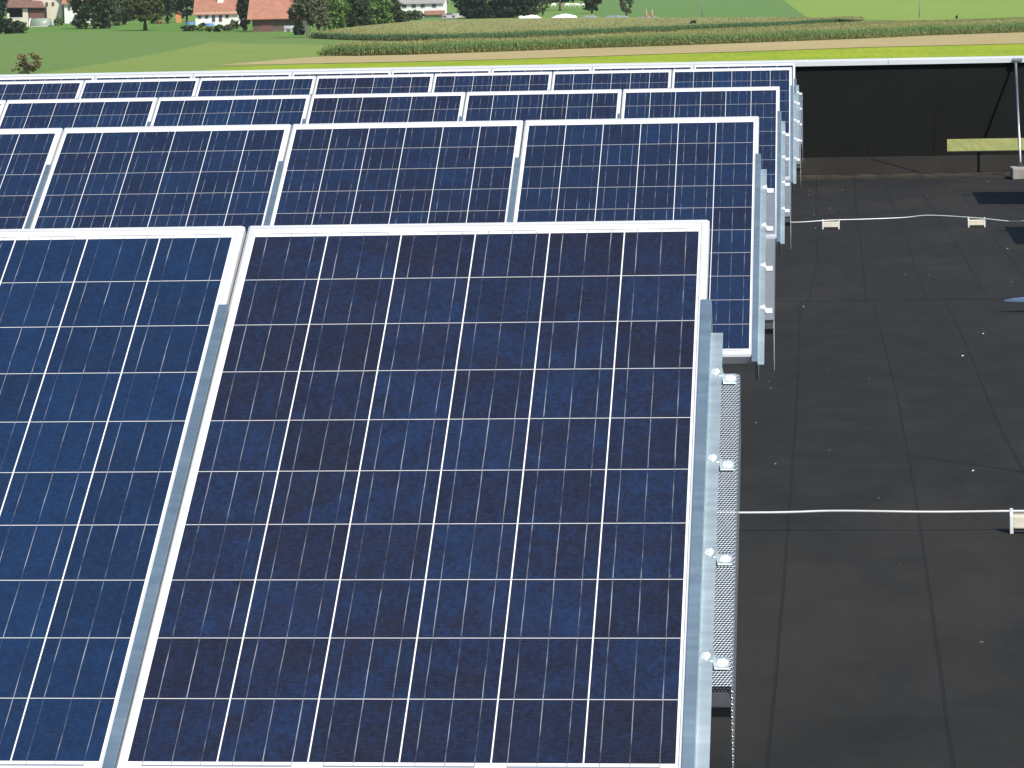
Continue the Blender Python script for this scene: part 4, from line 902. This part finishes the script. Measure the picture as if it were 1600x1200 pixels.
# red garden swing/cart
for px, lab in ((249, 'small red cart on the lawn under the olive tree'),):
    q = at(px, 37.5); kk = dist_k(q); o = tag(empty('red_cart', q), lab, 'cart')
    mb = MB(); mb.loft([[(-4*kk*s, -.5*s, z), (4*kk*s, -.5*s, z), (4*kk*s, .5*s, z), (-4*kk*s, .5*s, z)] for s, z in ((.85, .35), (1, .9), (.94, .9), (.8, .45))], 0, None, True); mb.build('cart_body', M['red'], o)
    for sx in (-.5, .5):
        mb = MB(); mb.loft([[(sx+.28*math.cos(a), y, .28+.28*math.sin(a)) for a in np.linspace(0, 6.283, 15)[:-1]] for y in (-.62, -.52)], 0, None, True); mb.build('wheel', M['dark'], o)
# wooden barn
p = at(422, 49.5); k = dist_k(p); o = tag(empty('wooden_barn', p), 'long brown wooden barn with a red tiled roof behind the birch', 'barn')
x0, x1 = (394-422)*k, (470-422)*k; ze = 25*k; D = 11; zr = ze+7
mb = MB(); wall_box(mb, x0, x1, 0, D, -.4, ze-.9); gables(mb, x0, x1, 0, D, ze-.9, zr-.4); mb.build('wall', M['wood'], o)
mb = MB()
for i in range(44):
    xx = x0+(x1-x0)*i/44; mb.box(xx, xx+.07, -.05, -.002, 0, ze-1.0)
mb.build('batten_boards', M['wood'], o)
mb = MB(); wall_box(mb, x0+.05, x1-.05, .25, D-.25, ze-.9, ze+.2); mb.build('eaves_gap', M['dark'], o)
mb = MB(); gable_roof(mb, x0, x1, 0, D, ze+.35, zr, 1.1, .2); mb.build('roof', M['tile'], o)
mb = MB(); xx = (408-422)*k; mb.box(xx, xx+3.0, -.09, -.055, 0, 3.1); mb.build('barn_door', M['wood_red'], o)
# trailer tank by the barn
q = at(452, 50.3); kk = dist_k(q); o = tag(empty('tank_trailer', q), 'pale grey tank trailer parked at the shady barn end', 'trailer')
mb = MB(); mb.loft([[(x, .75*s*math.cos(a), .95+.68*s*math.sin(a)) for a in np.linspace(0, 6.283, 17)[:-1]] for x, s in ((-8.4*kk, .55), (-8*kk, .9), (-7*kk, 1), (6.4*kk, 1), (7.4*kk, .9), (7.8*kk, .5))], 0, None, True); mb.build('tank', M['grey_paint'], o, True)
for sx in (-5.4*kk, 4.2*kk):
    mb = MB(); mb.loft([[(sx+.36*math.cos(a), y, .36+.36*math.sin(a)) for a in np.linspace(0, 6.283, 17)[:-1]] for y in (-.86, -.66)], 0, None, True); mb.build('wheel', M['grey_paint'], o)
# left white house with red roof and the gable house and the open shed
p = at(102, 38); k = dist_k(p); o = tag(empty('white_house', p+Vector((0, 14, .3))), 'white house with red tiled roof half hidden by the broad dark tree', 'house')
x0, x1 = (84-102)*k, (150-102)*k; ze = 34*k; zr = ze+6
mb = MB(); wall_box(mb, x0, x1, 0, 9, -1, ze); gables(mb, x0, x1, 0, 9, ze, zr-.3); mb.build('wall', M['white'], o)
mb = MB(); gable_roof(mb, x0, x1, 0, 9, ze+.1, zr, .7); mb.build('roof', M['tile'], o)
mb = MB(); mb.box(x0-.5, x1+.5, -.62, -.05, ze-1.0, ze-.62); mb.build('gutter_board', M['grey_paint'], o)
for wx in (92, 100, 113): window(o, (wx-102)*k, 24*k, 4.6*k, 7*k, -.02, 'grey_paint')
p = at(66, 38); o = tag(empty('gable_house', p+Vector((0, 10, .3))), 'cream house with its tall gable end facing the meadow, behind the open shed', 'house'); k = dist_k(p)
x0, x1 = (36-66)*k, (86-66)*k; ze = 34*k; xm = (x0+x1)/2-1.0; zt_ = ze+6.5
mb = MB(); mb.loft([[(x0, y, -1), (x1, y, -1), (x1, y, ze), (xm, y, zt_), (x0, y, ze)] for y in (0, 12)], 0, None, True); mb.build('wall', M['cream'], o)
mb = MB()
mb.loft([[(x0-.7, y, ze-.55), (xm, y, zt_+.05), (x1+.7, y, ze-.55), (x1+.7, y, ze-.3), (xm, y, zt_+.35), (x0-.7, y, ze-.3)] for y in (-.8, 12.5)], 0, None, True); mb.build('roof', M['tile_old'], o)
for wx, wz in ((62, 30), (72, 30)): window(o, (wx-66)*k, wz*k, 4*k, 6*k, -.02)
p = at(40, 38); k = dist_k(p); o = tag(empty('open_shed', p+Vector((0, 2, 0))), 'open shed with a brown tiled roof, dark bay and pale pillar at the far left', 'shed')
x0, x1 = (8-40)*k, (69-40)*k; ze = 27*k; zr = ze+3.4
mb = MB(); mb.box(x0, x1, 4.8, 5, -.3, ze); mb.box(x0, x0+.2, 0, 4.8, -.3, ze); mb.box(x1-.2, x1, 0, 4.8, -.3, ze); mb.build('back_wall', M['dark'], o)
mb = MB(); mb.box((44-40)*k, x1, .02, .2, 0, ze-1.0*k); mb.build('board_wall', M['wood_red'], o)
mb = MB(); mb.box((44-40)*k, x1-.21, .0, .25, ze-5*k, ze-.98*k); mb.build('shadow_gap', M['dark'], o)
mb = MB(); mb.box((33.5-40)*k, (42-40)*k, -.1, .4, 0, ze-2.5*k); mb.build('pillar', M['cream'], o)
mb = MB(); mb.box((8-40)*k, (12-40)*k, -.1, .4, 0, ze-9*k); mb.build('post', M['cream'], o)
mb = MB(); mb.loft([[(x0-.6, -1.0, ze-.2), (x1+.6, -1.0, ze-.5), (x1+.6, -1.0, ze-.25), (x0-.6, -1.0, ze+.1)], [(x0-.6, 5.4, zr+.9), (x1-3.4, 5.4, zr), (x1-3.4, 5.4, zr+.25), (x0-.6, 5.4, zr+1.2)]], 0, None, True); mb.build('roof', M['tile_old'], o)
q = at(30, 43.5); kk = dist_k(q); o = tag(empty('yard_wall', q), 'low cream garden wall in front of the open shed', 'wall')
mb = MB(); mb.loft([[(-16*kk, y, -.3), (15*kk, y, -.3), (15*kk, y, 15.5*kk), (9*kk, y, 15.5*kk), (-16*kk, y, 14.5*kk)] for y in (0, .3)], 0, None, True); mb.build('wall_body', M['cream'], o)
mb = MB(); mb.box(-16.4*kk, 15.4*kk, -.06, .36, 15.6*kk, 16.3*kk); mb.build('coping', M['white'], o)
q = at(64, 42); kk = dist_k(q); o = tag(empty('foil_greenhouse', q), 'low grey-green foil greenhouse with a white end hoop', 'greenhouse')
arch = lambda x, s=1: [(x, 1.8*s*math.cos(a), 13.5*kk*s*math.sin(a)) for a in np.linspace(0, math.pi, 13)]
mb = MB(); mb.loft([arch(-15*kk), arch(0), arch(15*kk)], 0, None, True); mb.build('foil_cover', M['green_foil'], o, True)
mb = MB(); mb.loft([arch(-16.6*kk, 1.03), arch(-15.1*kk, 1.03)], 0, None, True); mb.build('end_hoop', M['white'], o)
mb = MB()
for i in range(9): mb.box((-13+3*i)*kk, (-11.6+3*i)*kk, -2.0, -1.75, 0, 1.9*kk)
mb.build('weight_stones', M['white'], o)
q = at(84, 40); kk = dist_k(q); o = tag(empty('water_tank', q), 'small white water tank beside the foil greenhouse', 'tank')
mb = MB(); mb.box(-3.6*kk, 3.6*kk, 0, 1.1, 0, 7.5*kk, bev=.08); mb.build('tank_body', M['plastic'], o)
mb = MB(); mb.box(-1*kk, 1*kk, .3, .8, 7.5*kk, 8.6*kk, bev=.03); mb.build('tank_lid', M['dark_plastic'], o)
q = at(172, 39); kk = dist_k(q); o = tag(empty('garden_table', q), 'small pale garden table showing under the broad dark tree', 'table')
mb = MB(); mb.box(-4*kk, 3*kk, 0, .9, .68, .76); mb.build('table_top', M['white'], o)
for xx, yy in ((-3.4, .08), (2.4, .08), (-3.4, .8), (2.4, .8)):
    mb = MB(); mb.box(xx*kk, xx*kk+.08, yy, yy+.08, 0, .68); mb.build('leg', M['white'], o)
# white house with grey roof
p = at(655, 28); k = dist_k(p); o = tag(empty('grey_roofed_house', p+Vector((0, 3, 0))), 'long white house with a grey roof and a reddish wooden balcony', 'house')
x0, x1 = (616-655)*k, (691-655)*k; ze = 24*k; zr = ze+5
mb = MB(); wall_box(mb, x0, x1, 0, 10, -1.5, ze); gables(mb, x0, x1, 0, 10, ze, zr-.3); mb.build('wall', M['white'], o)
mb = MB(); gable_roof(mb, x0, x1, 0, 10, ze+.1, zr, .6); mb.build('roof', M['tile_grey'], o)
for wx in (630, 645, 659, 677): window(o, (wx-655)*k, 18.5*k, 7*k, 5.6*k, -.02, 'grey_paint')
mb = MB(); mb.box((662-655)*k, (695-655)*k, -1.6, -1.45, 4.4*k, 11*k); bal = mb.build('balcony_front', M['wood_pale'], o)
mb = MB(); mb.box((662-655)*k, (695-655)*k, -1.45, -.03, 4.2*k, 4.9*k); mb.build('balcony_floor', M['wood'], o)
# car on the drive
q = at(702, 27.5); kk = dist_k(q); o = tag(empty('parked_car', q), 'pale grey car parked under the dark tree beside the balcony house', 'car')
mb = MB(); prof = [(-2.0, .35), (-2.05, .75), (-1.3, .92), (-.7, 1.42), (.9, 1.45), (1.5, .95), (2.05, .85), (2.05, .35)]
mb.loft([[(x*.98, y, z) for x, z in prof] for y in (-.8, .8)], 0, None, True); mb.build('body', M['grey_paint'], o)
mb = MB(); mb.loft([[(-1.15, y, .95), (-.65, y, 1.36), (.85, y, 1.38), (1.32, y, .97)] for y in (-.815, -.803)], 0, None, True); mb.build('side_window', M['pane'], o)
for wx in (-1.3, 1.3):
    for wy in (-.84, .66):
        mb = MB(); mb.loft([[(wx+.33*math.cos(a), y, .33+.33*math.sin(a)) for a in np.linspace(0, 6.283, 15)[:-1]] for y in (wy, wy+.18)], 0, None, True); mb.build('wheel', M['dark'], o)
strip_sheet('farm_drive', P([(688, 29), (712, 29)]), P([(706, 21.5), (742, 21.5)]), M['gravel'], .4, 6, 8)
# foil heaps and tarpaulin heaps
def heap(name, label, px0, px1, py, prof, mat, dep=4.0, cat='heap', group=None, seed=0):
    q = at((px0+px1)/2, py); kk = dist_k(q); o = tag(empty(name, q), label, cat, group); w = (px1-px0)*kk; g = random.Random(seed); mb = MB(); loops = []
    n = 26
    for i in range(n+1):
        t = i/n; hh = np.interp(t, [a for a, _ in prof], [b_ for _, b_ in prof])*kk
        hh *= 1+.08*g.uniform(-1, 1)
        loops.append([((t-.5)*w, -dep/2*math.cos(a)*(1 if 0 < i < n else .5)+.1*g.uniform(-1, 1), max(0, hh*math.sin(a)**.8 if 0 < a < math.pi else 0)-(.3 if a in (0, math.pi) else 0)) for a in np.linspace(0, math.pi, 11)])
    mb.loft(loops, 0, None, True); mb.build('cover', M[mat], o, True); 
    mb = MB()
    for i in range(3): mb.box(-w/2+w*(.2+.28*i), -w/2+w*(.2+.28*i)+.5, -dep/2-.35, -dep/2-.05, -.1, .25, bev=.08)
    mb.build('weight', M['grey_paint'], o)
    return o
heap('foil_heap', 'left white foil-covered heap with a small raised end behind the corn', 810, 848, 30.5, [(0, 3), (.05, 6.5), (.16, 6), (.24, 5.5), (.5, 7.5), (.72, 7), (1, 1.5)], 'foil', 4, 'heap', 'foil-covered heaps', 1)
heap('foil_heap', 'right white foil-covered heap, larger and peaked, behind the corn', 857, 902, 30.5, [(0, 1.5), (.3, 7), (.62, 9.5), (.7, 9), (.95, 5.5), (1, 3.5)], 'foil', 4.5, 'heap', 'foil-covered heaps', 2)
heap('tarp_heap', 'low grey-green tarpaulin heap right next to the white foil heap', 905, 938, 29.8, [(0, 2), (.3, 6.5), (.7, 6), (1, 2)], 'tarp', 4, 'heap', 'grey tarpaulin heaps', 3)
heap('tarp_heap', 'long flat grey-green tarpaulin heap by the thin grey-brown tree', 944, 984, 30, [(0, 2), (.1, 6), (.6, 6.4), (.95, 4.5), (1, 2)], 'tarp', 4, 'heap', 'grey tarpaulin heaps', 4)
heap('tarp_heap', 'palest tarpaulin heap behind the two orange uprights', 985, 1030, 30, [(0, 1.5), (.5, 5.5), (.85, 5), (1, 2)], 'tarp', 4, 'heap', 'grey tarpaulin heaps', 5)
# two orange uprights (folded machine arms)
for px, lab in ((1011, 'left one of two orange-red uprights at the tarpaulin heaps'), (1020, 'right one of two orange-red uprights at the tarpaulin heaps')):
    q = at(px, 32.2); kk = dist_k(q)*.92; o = tag(empty('orange_upright', q+Vector((0, -3, 0))), lab, 'upright', 'orange uprights at the heaps')
    def rg(s, z): return [(s*kk*math.cos(a), s*kk*.6*math.sin(a), z*kk) for a in np.linspace(0, 6.283, 9)[:-1]]
    mb = MB(); mb.loft([rg(1.5, 0), rg(1.9, 5), rg(2.3, 8), rg(1.7, 11)], 0, None, True); mb.build('lower_arm', M['orange_red'], o)
    mb = MB(); mb.loft([rg(1.2, 11), rg(1.5, 14), rg(.6, 19.5)], 0, None, True); mb.build('upper_arm', M['yellow'], o)
    mb = MB(); mb.loft([rg(2.5, 7), rg(2.6, 8.4)], 0, None, True); mb.build('hub_band', M['red'], o)
# cattle under the trees: small, far away
def cow(px, py, mat, lab, face=1):
    q = at(px, py); kk = dist_k(q); o = tag(empty('cow', q), lab, 'cow', 'cattle under the trees')
    me = bpy.data.meshes.new('body'); s = face
    vs = [(-.8*s, 0, 1.05), (-.2*s, 0, 1.02), (.5*s, 0, 1.05), (.85*s, 0, 1.25), (1.15*s, 0, 1.2), (1.4*s, 0, 1.0),
          (.55*s, .2, .55), (.55*s, .2, .02), (.6*s, -.2, .55), (.6*s, -.2, .02), (-.8*s, .2, .6), (-.72*s, .2, .02), (-.75*s, -.2, .6), (-.68*s, -.2, .02), (-1.02*s, 0, .75)]
    es = [(0, 1), (1, 2), (2, 3), (3, 4), (4, 5), (2, 6), (6, 7), (2, 8), (8, 9), (0, 10), (10, 11), (0, 12), (12, 13), (0, 14)]
    me.from_pydata(vs, es, []); me.materials.append(M[mat]); b_ = bpy.data.objects.new('body', me); COL.objects.link(b_); b_.parent = o
    md = b_.modifiers.new('skin', 'SKIN'); rr = [.34, .38, .36, .22, .17, .11, .12, .06, .12, .06, .14, .06, .14, .06, .03]
    for i, r_ in enumerate(rr): me.skin_vertices[0].data[i].radius = (r_, r_)
    me.skin_vertices[0].data[1].use_root = True
    b_.modifiers.new('sub', 'SUBSURF').levels = 1; b_.modifiers['sub'].render_levels = 1
for px, mt, lab, f in ((865, 'white', 'white cow at the left of the grazing group', 1), (876, 'wood_pale', 'brown cow left of the middle of the grazing group', -1), (886, 'white', 'white cow in the middle of the grazing group', 1), (894, 'cream', 'cream cow right of the middle of the grazing group', 1), (902, 'white', 'white cow second from right in the grazing group', -1), (911, 'cream', 'cream cow at the right of the grazing group', 1)):
    cow(px, 11.5, mt, lab, f)
# poles
for px, py, lab in ((1097, 27.5, 'thin pale wooden pole at the left, above the bush on the corn'), (1436.5, 27.5, 'thin grey wooden pole at the right, on the pale field')):
    q = at(px, py); kk = dist_k(q); o = tag(empty('power_pole', q), lab, 'pole', 'wooden poles in the fields')
    mb = MB(); mb.tube([(0, 0, -.3), (0, 0, 4), (0, 0, 9)], [.13, .11, .09], 8); mb.build('shaft', M['pole'], o, True)
    mb = MB(); mb.box(-.6, .6, -.05, .05, 8.6, 8.7); mb.build('cross_arm', M['pole'], o)

# ------------------------------------------------------------------ thin summer haze over the fields
hz = MB(); hz.box(-1400, 1400, -60, 2400, H(0)-8, 62)
hm = bpy.data.materials.new('haze'); hm.use_nodes = True; hn = hm.node_tree; hn.nodes.remove(hn.nodes['Principled BSDF'])
pv = hn.nodes.new('ShaderNodeVolumePrincipled'); pv.inputs['Color'].default_value = (.86, .92, 1, 1); pv.inputs['Density'].default_value = 0.00004
hn.links.new(pv.outputs[0], hn.nodes['Material Output'].inputs['Volume'])
tag(hz.build('haze', hm), kind='stuff')
